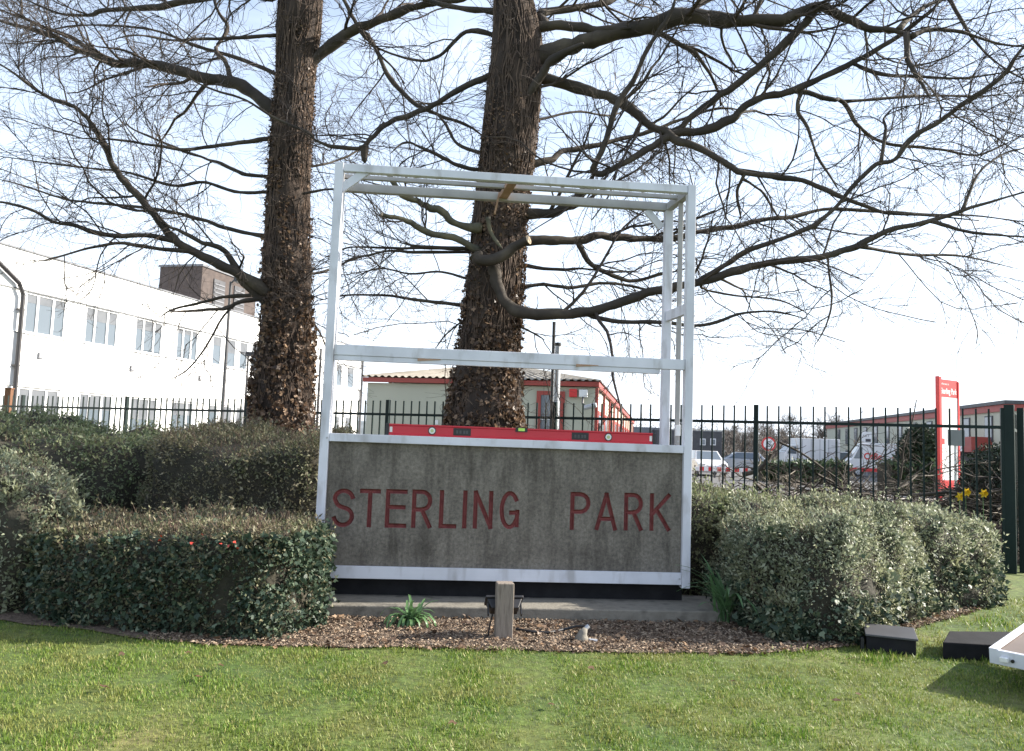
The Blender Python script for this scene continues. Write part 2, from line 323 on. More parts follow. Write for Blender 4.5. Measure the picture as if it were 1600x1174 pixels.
IVY_V = [(0, 0, 0), (0.05, 0.42, 0.05), (0.45, 0.52, -0.03), (0.55, 0.22, 0.06), (1, 0, -0.08), (0.55, -0.22, 0.06), (0.45, -0.52, -0.03), (0.05, -0.42, 0.05)]
IVY_F = [(0, 2, 1), (0, 3, 2), (0, 4, 3), (0, 5, 4), (0, 6, 5), (0, 7, 6)]
BLADE_V = [(0, -0.5, 0), (0, 0.5, 0), (0.55, 0.38, 0.06), (0.55, -0.38, 0.06), (1, 0, 0.26)]
BLADE_F = [(0, 1, 2), (0, 2, 3), (3, 2, 4)]
CHIP_V = [(-.5, -.5, 0), (.5, -.42, 0), (.42, .5, 0.05), (-.45, .4, 0.06), (-.4, -.4, .22), (.42, -.35, .2), (.35, .4, .26), (-.4, .35, .24)]
CHIP_F = [(4, 5, 6), (4, 6, 7), (0, 1, 5), (0, 5, 4), (1, 2, 6), (1, 6, 5), (2, 3, 7), (2, 7, 6), (3, 0, 4), (3, 4, 7)]
def sample_tris(V, T, n, weight=None):
    a, b, c = V[T[:, 0]], V[T[:, 1]], V[T[:, 2]]
    nn = np.cross(b - a, c - a); ar = np.linalg.norm(nn, axis=1)
    w = ar if weight is None else ar * weight(( a + b + c) / 3, unit(nn))
    idx = rng.choice(len(T), n, p=w / w.sum())
    u, v = rng.random(n), rng.random(n); f = u + v > 1; u[f], v[f] = 1 - u[f], 1 - v[f]
    return a[idx] + u[:, None] * (b - a)[idx] + v[:, None] * (c - a)[idx], unit(nn[idx])
def tubes(paths, radii, sides=3):
    """paths (N,K,3), radii (N,K) -> V, quad faces"""
    N, K, _ = paths.shape
    t = unit(np.gradient(paths, axis=1)); ref = np.array([0.17, 0.43, 0.88])
    a = unit(np.cross(t, ref)); b = np.cross(t, a)
    an = np.arange(sides) * 2 * math.pi / sides
    V = paths[:, :, None, :] + radii[:, :, None, None] * (a[:, :, None, :] * np.cos(an)[None, None, :, None] + b[:, :, None, :] * np.sin(an)[None, None, :, None])
    idx = np.arange(N * K * sides).reshape(N, K, sides)
    i0 = idx[:, :-1, :]; i1 = idx[:, 1:, :]
    Fq = np.stack([i0, np.roll(i0, -1, 2), np.roll(i1, -1, 2), i1], -1).reshape(-1, 4)
    return V.reshape(-1, 3), Fq

# ================================================================== GROUND
def sheet(name, pts, z, m, kind='structure'):
    me = bpy.data.meshes.new(name); me.from_pydata([(float(p[0]), float(p[1]), z) for p in pts], [], [tuple(range(len(pts)))]); me.update()
    return tag(link(name, me, None, m), kind=kind)
sheet('ground', [(-1500, -300), (1500, -300), (1500, 1500), (-1500, 1500)], 0.0, m_lawn)
sheet('car_park', [(-30, 19), (5.5, 19), (12, 27), (90, 27), (90, 170), (-30, 170)], 0.012, m_asphalt)
sheet('pavement', [(10.5, 28.5), (34, 28.5), (34, 31.5), (10.5, 31.5)], 0.024, m_pave)
# far hillside
xs = np.linspace(-500, 700, 90); hv = []
for x in xs:
    h = 15 + 7 * mnoise.noise((x * 0.006, 3.1, 0)) + 2.5 * mnoise.noise((x * 0.03, 1.7, 0))
    hv += [(x, 420, -1), (x, 470, h * 0.55), (x, 560, h)]
hf = [(3 * i + j, 3 * i + 3 + j, 3 * i + 4 + j, 3 * i + 1 + j) for i in range(len(xs) - 1) for j in range(2)]
hv2 = bpy.data.meshes.new('hills'); hv2.from_pydata([tuple(map(float, v)) for v in hv], [], hf); hv2.update()
tag(link('hills', hv2, None, m_hill), kind='structure')

# mulch bed in front of and beneath the sign and hedges (outline traced on the ground)
edge_px = [(-260, 985), (0, 972), (120, 985), (230, 1000), (330, 1008), (430, 1011), (520, 1012), (620, 1013), (760, 1016), (900, 1019), (1020, 1021),
           (1130, 1023), (1240, 1019), (1330, 1008), (1410, 990), (1480, 968), (1540, 950), (1578, 930)]
front = []
for i in range(len(edge_px) - 1):
    for k in range(6):
        a = np.array(edge_px[i]); b = np.array(edge_px[i + 1]); p = a + (b - a) * k / 6
        g = G(*p); g[1] += 0.05 * mnoise.noise((g[0] * 3.1, g[1] * 2, 0.4)); front.append(g)
back = [(5.9, 9.6), (5.6, 10.4), (4.0, 11.2), (-1, 13.3), (-7, 15.8), (-10, 15)]
bed_poly = [(p[0], p[1]) for p in front] + back
sheet('mulch_bed', bed_poly, 0.010, m_mulch)
bx_, by_ = np.array([p[0] for p in front]), np.array([p[1] for p in front])
def bed_edge(x): return np.interp(x, bx_, by_)

# lawn grass blades (nobody could count them)
def grass(n, x0, x1, y0, y1, lo, hi):
    X = rng.uniform(x0, x1, n); Y = y0 + (y1 - y0) * rng.random(n) ** 1.25
    keep = (Y < bed_edge(X) + rng.normal(0, 0.02, n) + 0.02) & (np.abs(X) < 0.70 * Y + 0.4)
    X, Y = X[keep], Y[keep]; n = len(X)
    tuft = np.array([mnoise.noise((x * 2.6, y * 2.6, 5.0)) for x, y in zip(X, Y)])
    fine = np.array([mnoise.noise((x * 9, y * 9, 2.0)) for x, y in zip(X, Y)])
    L = rng.uniform(lo, hi, n) * (1.0 + 0.75 * np.clip(tuft, -0.6, 0.8) + 0.4 * fine)
    th = rng.uniform(0, 2 * math.pi, n); lean = np.abs(rng.normal(1.05, 0.6, n))
    A = np.stack([np.cos(th) * lean, np.sin(th) * lean, np.ones(n)], 1)
    Nn = np.stack([-np.cos(th), -np.sin(th), lean], 1) + rng.normal(0, 0.25, (n, 3))
    return scatter(np.stack([X, Y, np.full(n, 0.0)], 1), A, Nn, L, BLADE_V, BLADE_F, wscale=rng.uniform(0.12, 0.26, n))
va, fa = grass(260000, -4.6, 4.6, 3.3, 6.6, 0.011, 0.027)
vb, fb = grass(30000, 1.5, 8.5, 6.0, 11.5, 0.02, 0.05)
tag(link('grass', np_mesh('grass', np.vstack([va, vb]), np.vstack([fa, fb + len(va)])), None, m_grass),
    'short patchy lawn grass in front of the sign', 'grass', kind='stuff')

# bark chips and dry leaves lying on the bed
def on_bed(n, x0, x1, d0, d1):
    X = rng.uniform(x0, x1, n); Y = bed_edge(X) + d0 + (d1 - d0) * rng.random(n)
    return X, Y
def litter(name, label, cat, n, tv, tf, lo, hi, m, flat, x0, x1, d0, d1, wsc=None, z=0.012):
    X, Y = on_bed(n, x0, x1, d0, d1); th = rng.uniform(0, 6.283, n)
    A = np.stack([np.cos(th), np.sin(th), rng.normal(0, flat, n)], 1); Nn = np.stack([rng.normal(0, flat, n), rng.normal(0, flat, n), np.ones(n)], 1)
    V, Fq = scatter(np.stack([X, Y, np.full(n, z) + rng.uniform(0, 0.012, n)], 1), A, Nn, rng.uniform(lo, hi, n), tv, tf, wscale=wsc)
    return tag(link(name, np_mesh(name, V, Fq), None, m), label, cat, kind='stuff')
litter('bark_chips', 'brown bark chips strewn over the bed before the sign', 'bark chips', 27000, CHIP_V, CHIP_F[:8], 0.009, 0.028, m_chip, 0.35, -2.6, 5.4, -0.05, 1.25, wsc=rng.uniform(0.2, 0.6, 27000))
litter('dry_leaf_litter', 'curled dry brown leaves lying along the mulch bed', 'leaf litter', 1500, IVY_V, IVY_F, 0.025, 0.06, m_deadleaf, 0.5, -2.2, 5.4, -0.06, 1.0)

# ================================================================== SIGN
SIGN_C = (P(508, 684, 7.22) + P(1073, 703, 7.51)) / 2
_l, _r = P(508, 684, 7.22), P(1073, 703, 7.51)
SYAW = math.atan2(_r[1] - _l[1], _r[0] - _l[0]); HALF = math.hypot(_r[1] - _l[1], _r[0] - _l[0]) / 2
SX = np.array([math.cos(SYAW), math.sin(SYAW), 0]); SY = np.array([-math.sin(SYAW), math.cos(SYAW), 0])
SO = np.array([SIGN_C[0], SIGN_C[1], 0.0])
def S(x, y, yl=0.0):
    """photo pixel -> sign-local (x, z) on the plane local y = yl"""
    d = ray(x, y); t = (yl - np.dot(EYE - SO, SY)) / np.dot(d, SY); q = EYE + d * t - SO
    return float(np.dot(q, SX)), float(q[2])
def sloc(lx, ly, lz): return SO + SX * lx + SY * ly + np.array([0, 0, lz])

ZB0, ZB1 = S(790, 909, -.04)[1], S(790, 890, -.04)[1]      # bottom rail
ZT0, ZT1 = S(790, 699, -.04)[1], S(790, 686.5, -.04)[1]    # rail on top of the slab
ZM0, ZM1 = S(800, 574, -.04)[1], S(800, 550, -.04)[1]      # middle rail
ZTOP = S(521, 253, -.04)[1]

# plinth
pl = empty('plinth', SO, SYAW, 'low weathered concrete plinth kerb under the sign', 'plinth')
bx('kerb_block', m_plinth, pl, -1.78, 2.05, -0.42, 0.32, -0.05, 0.105, bevel=0.012)
for fx in (-1.1, 1.1):
    bx('foot', m_blackmatt, pl, fx - 0.18, fx + 0.18, 0.09, 0.128, 0.105, ZB0 + 0.11, bevel=0.006)  # feet coloured black to blend with the shade below the slab
bx('shade_sheet', m_blackmatt, pl, -1.66, 1.66, 0.06, 0.088, 0.105, ZB0 + 0.1)  # black sheet stands in for the shaded gap under the slab

# concrete name slab with carved letters
sl = empty('name_slab', SO, SYAW, 'grey streaked concrete slab with carved red capital letters', 'sign')
SLX0, SLX1, SLF = -HALF + 0.042, HALF - 0.042, 0.0
LET = {  # strokes in unit box (x 0..1, y 0..1)
 'T': [[(0, 1), (1, 1)], [(0.5, 1), (0.5, 0)]],
 'E': [[(0, 1.004), (0, -0.004)], [(0.03, 1), (1, 1)], [(0.03, 0), (1, 0)], [(0.05, 0.54), (0.92, 0.54)]],
 'L': [[(0, 1), (0, 0)], [(0, 0), (1, 0)]],
 'I': [[(0.5, 1), (0.5, 0)]],
 'N': [[(0, 0), (0, 1)], [(0, 1), (1, 0)], [(1, 0), (1, 1)]],
 'A': [[(0, 0), (0.5, 1)], [(0.5, 1), (1, 0)], [(0.14, 0.28), (0.86, 0.28)]],
 'K': [[(0, 0), (0, 1)], [(1, 1), (0, 0.42)], [(0.28, 0.58), (1, 0)]],
}
def arc(cx, cy, rx, ry, a0, a1, n=9): return [(cx + rx * math.cos(R(a0 + (a1 - a0) * i / n)), cy + ry * math.sin(R(a0 + (a1 - a0) * i / n))) for i in range(n + 1)]
bowl = [(0.01, 1), (0.25, 1)] + arc(0.5, 0.74, 0.5, 0.26, 90, -90) + [(0.01, 0.48)]
LET['P'] = [[(0, 0), (0, 1)], bowl]
LET['R'] = [[(0, 0), (0, 1)], bowl, [(0.5, 0.48), (1, 0)]]
LET['S'] = [arc(0.5, 0.76, 0.5, 0.24, 15, 180, 10) + arc(0.5, 0.76, 0.46, 0.24, 195, 255, 4) + arc(0.5, 0.25, 0.5, 0.25, 70, -90, 9) + arc(0.5, 0.25, 0.5, 0.25, -100, -165, 5)]
LET['G'] = [arc(0.5, 0.5, 0.5, 0.5, 40, 322, 19), [(0.97, 0.46), (0.96, 0.06)], [(0.985, 0.43), (0.60, 0.425)]]
spans = [('S', 524, 552), ('T', 566, 592), ('E', 607, 634), ('R', 648, 673), ('L', 691, 712), ('I', 724, 731), ('N', 744, 768), ('G', 785, 810),
         ('P', 895, 920), ('A', 934, 962), ('R', 979, 1002), ('K', 1019, 1045)]
SW, SD = 0.042, 0.024                                       # stroke width, carving depth
def groove(strokes, lx0, lx1, lz0, lz1, w, d, front):
    """V-section strokes as separate closed prisms; y points into the slab"""
    mb = MB()
    for st in strokes:
        pts = [(lx0 + (lx1 - lx0) * p[0], lz0 + (lz1 - lz0) * p[1]) for p in st]
        k = len(pts); rings = []
        for i, p in enumerate(pts):
            a = pts[max(i - 1, 0)]; b = pts[min(i + 1, k - 1)]; t = Vector((b[0] - a[0], b[1] - a[1])).normalized(); nn = Vector((-t.y, t.x))
            ext = -t * w * 0.42 if i == 0 else (t * w * 0.42 if i == k - 1 else Vector((0, 0)))
            sc = 1.0
            if 0 < i < k - 1:
                t1 = Vector((p[0] - a[0], p[1] - a[1])).normalized(); sc = 1 / max(0.75, t1.dot(t))
            c = Vector(p) + ext
            rings.append([(c.x + nn.x * w / 2 * sc, front, c.y + nn.y * w / 2 * sc), (c.x + nn.x * w * 0.16, d, c.y + nn.y * w * 0.16), (c.x - nn.x * w * 0.16, d, c.y - nn.y * w * 0.16), (c.x - nn.x * w / 2 * sc, front, c.y - nn.y * w / 2 * sc)])
        vs_ = [v for r_ in rings for v in r_]; fs = []
        for i in range(k - 1):
            for j in range(4): fs.append((4 * i + j, 4 * i + (j + 1) % 4, 4 * i + 4 + (j + 1) % 4, 4 * i + 4 + j))
        fs += [(0, 1, 2, 3), (4 * k - 1, 4 * k - 2, 4 * k - 3, 4 * k - 4)]
        yield vs_, fs
def obj_tmp(vs_, fs):
    return MB().add(vs_, fs).build('tmp', None)
def boolean(base, others, op):
    for o in others:
        m = base.modifiers.new('b', 'BOOLEAN'); m.operation = op; m.solver = 'EXACT'; m.object = o
    dg = bpy.context.evaluated_depsgraph_get(); dg.update()
    me = bpy.data.meshes.new_from_object(base.evaluated_get(dg)); base.modifiers.clear(); return me
slab_o = bx('slab_body', m_slab, sl, SLX0, SLX1, SLF, 0.13, ZB1 - 0.03, ZT0 + 0.03)
slab_o.parent = None
lets = []; vol_sum = [0.0]
def vol(me):
    b_ = bmesh.new(); b_.from_mesh(me); v_ = abs(b_.calc_volume(signed=True)); b_.free(); return v_
for ch, a, b in spans:
    ytop = 763 + (a - 524) * 8.0 / 521; ybot = 824 + (a - 524) * 6.5 / 521
    x0, z1 = S(a, ytop); x1, _ = S(b, ytop); _, z0 = S(a, ybot)
    def mk(w, d, fr): 
        os_ = [obj_tmp(v, f) for v, f in groove(LET[ch], x0, x1, z0 + SW / 2, z1 - SW / 2, w, d, fr)]
        vol_sum[0] = max(vol(o.data) for o in os_) * (1.15 if len(os_) > 1 else 1.0)
        me = boolean(os_[0], os_[1:], 'UNION') if len(os_) > 1 else os_[0].data.copy()
        for o in os_: bpy.data.objects.remove(o)
        return me
    best = None
    for att in range(14):                                   # the exact solver can trip over a grazing overlap: nudge and retry
        me_big = mk(SW + 0.003 + att * 0.0004, SD + 0.0015, -0.004); me_let = mk(SW + att * 0.0004, SD, -0.0005)
        x0 += 0.0009 * (-1) ** att; z1 += 0.0006
        if not (len(me_big.vertices) and len(me_let.vertices)) or vol(me_big) < 0.8 * vol_sum[0] or vol(me_let) < 0.8 * vol_sum[0] * (SW / (SW + 0.004)) ** 2: continue
        co = link('tmp', me_big); me_try = boolean(slab_o, [co], 'DIFFERENCE'); dv = vol(slab_o.data) - vol(me_try); bpy.data.objects.remove(co)
        if len(me_try.vertices) > 7 and 0.3 * vol(me_big) < dv < 1.2 * vol(me_big): best = (me_try, me_let); break
    if best is None: print('LETTER FAILED', ch)
    else: slab_o.data = best[0]; lets.append(best[1])
slab_o.parent = sl
for me in lets:                                             # keep only the painted lining of the carving
    bm = bmesh.new(); bm.from_mesh(me)
    bmesh.ops.delete(bm, geom=[f for f in bm.faces if all(abs(v.co.y + 0.0005) < 1e-4 for v in f.verts)], context='FACES')
    bm.to_mesh(me); bm.free(); me.materials.clear(); me.name = 'letter'
    link('letter', me, sl, m_letter)
if slab_o.data.materials: slab_o.data.materials[0] = m_slab

# white display frame built round the slab
fr = empty('display_frame', SO, SYAW, 'tall white aluminium box frame standing around the concrete name slab', 'frame')
PW = 0.078
yr = 0.58; xr, _ = S(1041.5, 500, yr); dxr = xr - HALF; ym = yr * 0.47; dxm = dxr * 0.47
def fbox(name, m, *a): return bx(name, m, fr, *a, bevel=0.004)
for s in (-1, 1):
    fbox('front_post', m_alu, s * HALF - PW / 2, s * HALF + PW / 2, -PW / 2 - 0.006, PW / 2, ZB0 - (0.0 if s < 0 else 0.03), ZTOP)
fbox('bottom_rail', m_alu, -HALF + PW / 2 + .002, HALF - PW / 2 - .002, -0.042, -0.003, ZB0, ZB1)
fbox('slab_top_rail', m_alu, -HALF + PW / 2 + .002, HALF - PW / 2 - .002, -0.042, 0.15, ZT0, ZT1)
mr = fbox('middle_rail', m_alu, -HALF + PW / 2 + .002, HALF - PW / 2 - .002, -0.036, 0.03, ZM0 + 0.045, ZM1)
bx('lip', m_alu, mr, -HALF + PW / 2 + .004, HALF - PW / 2 - .24, -0.028, 0.03, ZM0, ZM0 + 0.043)
fbox('top_rail', m_alu, -HALF + PW / 2 + .002, HALF - PW / 2 - .002, -0.036, 0.036, ZTOP - 0.078, ZTOP - 0.004)
# rear members
def post(name, m, x, y, w, z0, z1): return fbox(name, m, x - w / 2, x + w / 2, y - w / 2, y + w / 2, z0, z1)
post('rear_post', m_alu, HALF + dxr, yr, 0.082, 0.0, ZTOP - 0.084)
post('rear_post', m_alu, -HALF + dxr, yr, 0.06, 0.0, ZTOP - 0.084)
post('slim_post', m_alu_mill, HALF + dxm + 0.01, ym, 0.042, 0.0, ZTOP - 0.084)
def frail(name, m, x0, y0, x1, y1, z, w, h):
    return MB().beam((x0, y0, z), (x1, y1, z), w, h).build(name, m, fr, bevel=0.003)
zt = ZTOP - 0.042
frail('rear_top_rail', m_alu_mill, -HALF + dxr - .03, yr, HALF + dxr + .04, yr, zt, 0.07, 0.082)
frail('slim_top_rail', m_alu_mill, -HALF + dxm + .03, ym, HALF + dxm - .03, ym, zt + 0.012, 0.045, 0.04)
for s in (-1, 1):
    frail('side_top_rail', m_alu_mill, s * HALF, 0.04, s * HALF + dxr, yr - 0.043, zt - 0.003, 0.07, 0.074)
frail('side_middle_rail', m_alu, HALF, 0.042, HALF + dxr, yr - 0.043, S(1060, 488, 0.25)[1], 0.045, 0.10)
MB().box(HALF + dxr + 0.05, HALF - PW / 2 - 0.004, 0.2, 0.24, S(1052, 681, .2)[1], S(1052, 664, .2)[1]).build('cross_plate', m_signwhite, fr, bevel=0.003)
# braces
bl0 = S(531, 297, 0.0); bl1 = S(574, 267, 0.0)
MB().beam((bl0[0], 0.0, bl0[1]), (bl1[0], 0.0, bl1[1]), 0.03, 0.075, up=(0, 0, 1)).build('corner_brace', m_alu, fr, bevel=0.003)
br0 = S(1010, 329, yr); br1 = S(1033, 356, yr)
MB().beam((br0[0], yr - 0.005, br0[1]), (br1[0], yr - 0.005, br1[1]), 0.03, 0.075).build('corner_brace', m_alu, fr, bevel=0.003)
xc = S(802, 283, 0.0)[0]
MB().beam((xc, 0.04, zt), (xc + dxr, yr - 0.037, zt), 0.085, 0.05).build('cross_member', m_rust_shadow, fr, bevel=0.003)  # brown colour stands in for the shadow on this member
xk = S(776, 322, yr)
MB().beam((xk[0] + .02, yr - .045, xk[1] + 0.12), (xk[0] - 0.02, yr - .045, xk[1] - 0.1), 0.02, 0.05, up=(0, 1, 0)).build('bracket', m_rust_shadow, fr)
for px_, py_ in ((668, 563), (915, 572)):
    lx, lz = S(px_, py_, -0.03)
    MB().prism([(lx - 0.09, lz - 0.012), (lx + 0.12, lz + 0.006), (lx + 0.12, lz + 0.012), (lx - 0.09, lz + 0.014)], 1, -0.0365, -0.026).build('bare_metal_scar', m_rust_shadow, fr)
for px_, py_ in ((511, 684), (1060, 690), (511, 895), (1062, 905)):
    lx, lz = S(px_, py_, -0.05)
    MB().tube([(lx, -0.044, lz), (lx, -0.052, lz)], 0.009, 8).build('bolt', m_galv, fr)

# spirit level resting on the slab's top rail
lv = empty('spirit_level', sloc(0, 0, 0), SYAW, 'long red spirit level lying along the top rail of the slab', 'spirit level')
LX0, LX1 = S(602, 680, -.03)[0], S(1025, 690, -.03)[0]; LZ0, LZ1 = ZT1 + 0.001, ZT1 + 0.001 + 0.104
lb = MB().prism([(-0.024, LZ0), (0.022, LZ0), (0.022, LZ0 + 0.012), (0.014, LZ0 + 0.018), (0.014, LZ1 - 0.018), (0.022, LZ1 - 0.012), (0.022, LZ1), (-0.024, LZ1), (-0.024, LZ1 - 0.012), (-0.016, LZ1 - 0.018), (-0.016, LZ0 + 0.018), (-0.024, LZ0 + 0.012)], 0, LX0 + 0.03, LX1 - 0.03).build('beam', m_redpaint, lv)
for xa, xb in ((LX0, LX0 + 0.0295), (LX1 - 0.0295, LX1)):
    cp = MB().box(xa, xb, -0.027, 0.025, LZ0 - 0.0005, LZ1 + 0.002).build('end_cap', m_black, lv, bevel=0.003)
for xa in (LX0 + 0.036, LX1 - 0.058):
    bx('end_slot', m_white, lv, xa, xa + 0.024, -0.0175, -0.0145, LZ0 + 0.028, LZ1 - 0.028)
def disc(x, z, r0, y, t=0.004): return MB().tube([(x, y, z), (x, y - t, z)], r0, 20)
for pxx, pyy in ((675, 676), (951, 683)):
    x_, _ = S(pxx, pyy, -.03); zc = (LZ0 + LZ1) / 2
    v = disc(x_, zc, 0.036, -0.0165).build('vial_housing', m_black, lv); disc(x_, zc, 0.028, -0.021, 0.002).build('ring', m_white, v); disc(x_, zc, 0.015, -0.0235, 0.002).build('vial', m_vial_pale, v)
for pxx, pyy in ((722, 678), (907, 681)):
    x_, _ = S(pxx, pyy, -.03)
    h_ = bx('hand_hole', m_black, lv, x_ - 0.08, x_ + 0.08, -0.0185, -0.0145, LZ0 + 0.016, LZ1 - 0.02, bevel=0.002)
    for q in (-0.045, -0.015, 0.02, 0.045): bx('grip_rib', m_darkgrey, h_, x_ + q - .009, x_ + q + .009, -0.0215, -0.0186, LZ0 + 0.034, LZ1 - 0.04)
x_, _ = S(815, 672, -.03)
t_ = bx('top_vial_window', m_black, lv, x_ - 0.055, x_ + 0.055, -0.026, 0.023, LZ1 - 0.034, LZ1 + 0.003)
bx('vial', m_vial, t_, x_ - 0.03, x_ + 0.03, -0.029, -0.0262, LZ1 - 0.026, LZ1 + 0.0)

# wooden post with floodlight before the sign
pb = G(786, 998)
pw = empty('floodlight_post', (pb[0], pb[1], 0), SYAW + R(3), 'short weathered timber post in the mulch before the sign', 'post')
PH = 1.5 + (ray(786, 910)[2] / ray(786, 910)[1]) * pb[1]
MB().prism([(-0.066, -0.06), (0.066, -0.06), (0.066, 0.06), (-0.066, 0.06)], 2, -0.1, PH).build('timber', m_wood, pw, bevel=0.006)
fl = empty('floodlight', (pb[0], pb[1] + 0.075, PH - 0.12), SYAW + R(3), 'black floodlight fixed behind the short timber post', 'floodlight'); fl.rotation_euler = (R(-40), 0, SYAW + R(3)); fl.scale = (0.82, 0.82, 0.82)
rt = Matrix.Rotation(R(-38), 3, 'X')
MB().prism([(-0.17, -0.02), (0.17, -0.02), (0.13, -0.12), (-0.13, -0.12)], 1, -0.0, 0.13).build('housing', m_black, fl, bevel=0.008)
MB().box(-0.18, 0.18, -0.012, 0.15, -0.018, 0.006).build('bezel', m_black, fl, bevel=0.004)
bx('glass', m_glass, fl, -0.15, 0.15, 0.012, 0.126, 0.0062, 0.009)
for s in (-1, 1): MB().box(s * 0.158 - 0.006, s * 0.158 + 0.006, 0.03, 0.07, -0.17, -0.02).build('bracket_arm', m_black, fl)
bx('junction_box', m_blackmatt, fl, -0.06, 0.06, 0.02, 0.09, -0.2, -0.121, bevel=0.006)
MB().tube([(-0.12, 0.03, -0.17), (-0.14, 0.12, -0.24), (-0.16, 0.24, -0.36)], 0.008, 8).build('stay', m_brown_pipe, fl)

# cable and its cone end
cpts = [G(806, 983, 0.03), G(830, 987, 0.025), G(858, 989, 0.02), G(880, 984, 0.03), G(900, 979, 0.06), G(915, 979, 0.075), G(922, 983, 0.08)]
cb = MB().tube(cpts, 0.0105, 8).build('cable', m_black); tag(cb, 'black cable curling over the mulch from the timber post', 'cable')
cg = G(909, 1003)
jc = empty('cable_gland', (cg[0], cg[1], 0), R(20), 'small grey cone fitting at the end of the black cable', 'fitting')
MB().tube([(0, 0, -0.01), (0, 0, 0.03), (0.008, 0, 0.07), (0.03, 0, 0.10)], [0.058, 0.055, 0.034, 0.018], 14).build('cone', m_plinth, jc, smooth=True)
MB().tube([(0.03, 0, 0.098), (0.055, 0, 0.118)], 0.017, 10).build('collar', m_galv, jc)
MB().tube([(0.045, -0.03, 0.02), (0.105, -0.055, 0.014)], 0.012, 8).build('stub', m_galv, jc)

# ================================================================== STRAP-LEAVED PLANTS
def strap_plant(loc, n, lo, hi, label, spread=1.0, w=0.012, rz=0):
    e = empty('strap_leaf_plant', loc, rz, label, 'plant')
    for i in range(n):
        th = rng.uniform(0, 6.28); L = rng.uniform(lo, hi); lean = rng.uniform(0.35, 1.15) * spread
        mb = MB(); k = 7; prev = None; base = np.array([rng.normal(0, 0.035), rng.normal(0, 0.03), 0.0]); p = base.copy(); el = math.pi / 2 - 0.15 * lean
        side = np.array([-math.sin(th), math.cos(th), 0]); vs_, fs = [], []
        for j in range(k):
            ww = w * (0.8 + 0.4 * math.sin(math.pi * min(1, j / (k - 1) * 0.9 + 0.1))) * (1 if j < k - 1 else 0.15)
            nrm = np.array([-math.sin(el) * math.cos(th), -math.sin(el) * math.sin(th), math.cos(el)])
            vs_ += [p - side * ww, p + nrm * -0.0025, p + side * ww]
            if j: b = 3 * j; fs += [(b - 3, b - 2, b + 1, b), (b - 2, b - 1, b + 2, b + 1)]
            p = p + np.array([math.cos(el) * math.cos(th), math.cos(el) * math.sin(th), math.sin(el)]) * L / (k - 1); el -= lean * rng.uniform(0.2, 0.34)
            p[2] = max(p[2], 0.012)
        mb.add(vs_, fs); o = mb.build('leaf', m_strap, e, smooth=True)
    return e
g_ = G(640, 978); strap_plant((g_[0], g_[1], 0.01), 60, 0.18, 0.36, 'green strap-leaved clump in the mulch below the slab', 2.3, 0.010)
strap_plant((1.92, 7.12, 0.01), 38, 0.4, 0.75, 'tall arching strap-leaved clump between the frame and the right-hand hedge', 1.5, 0.010)

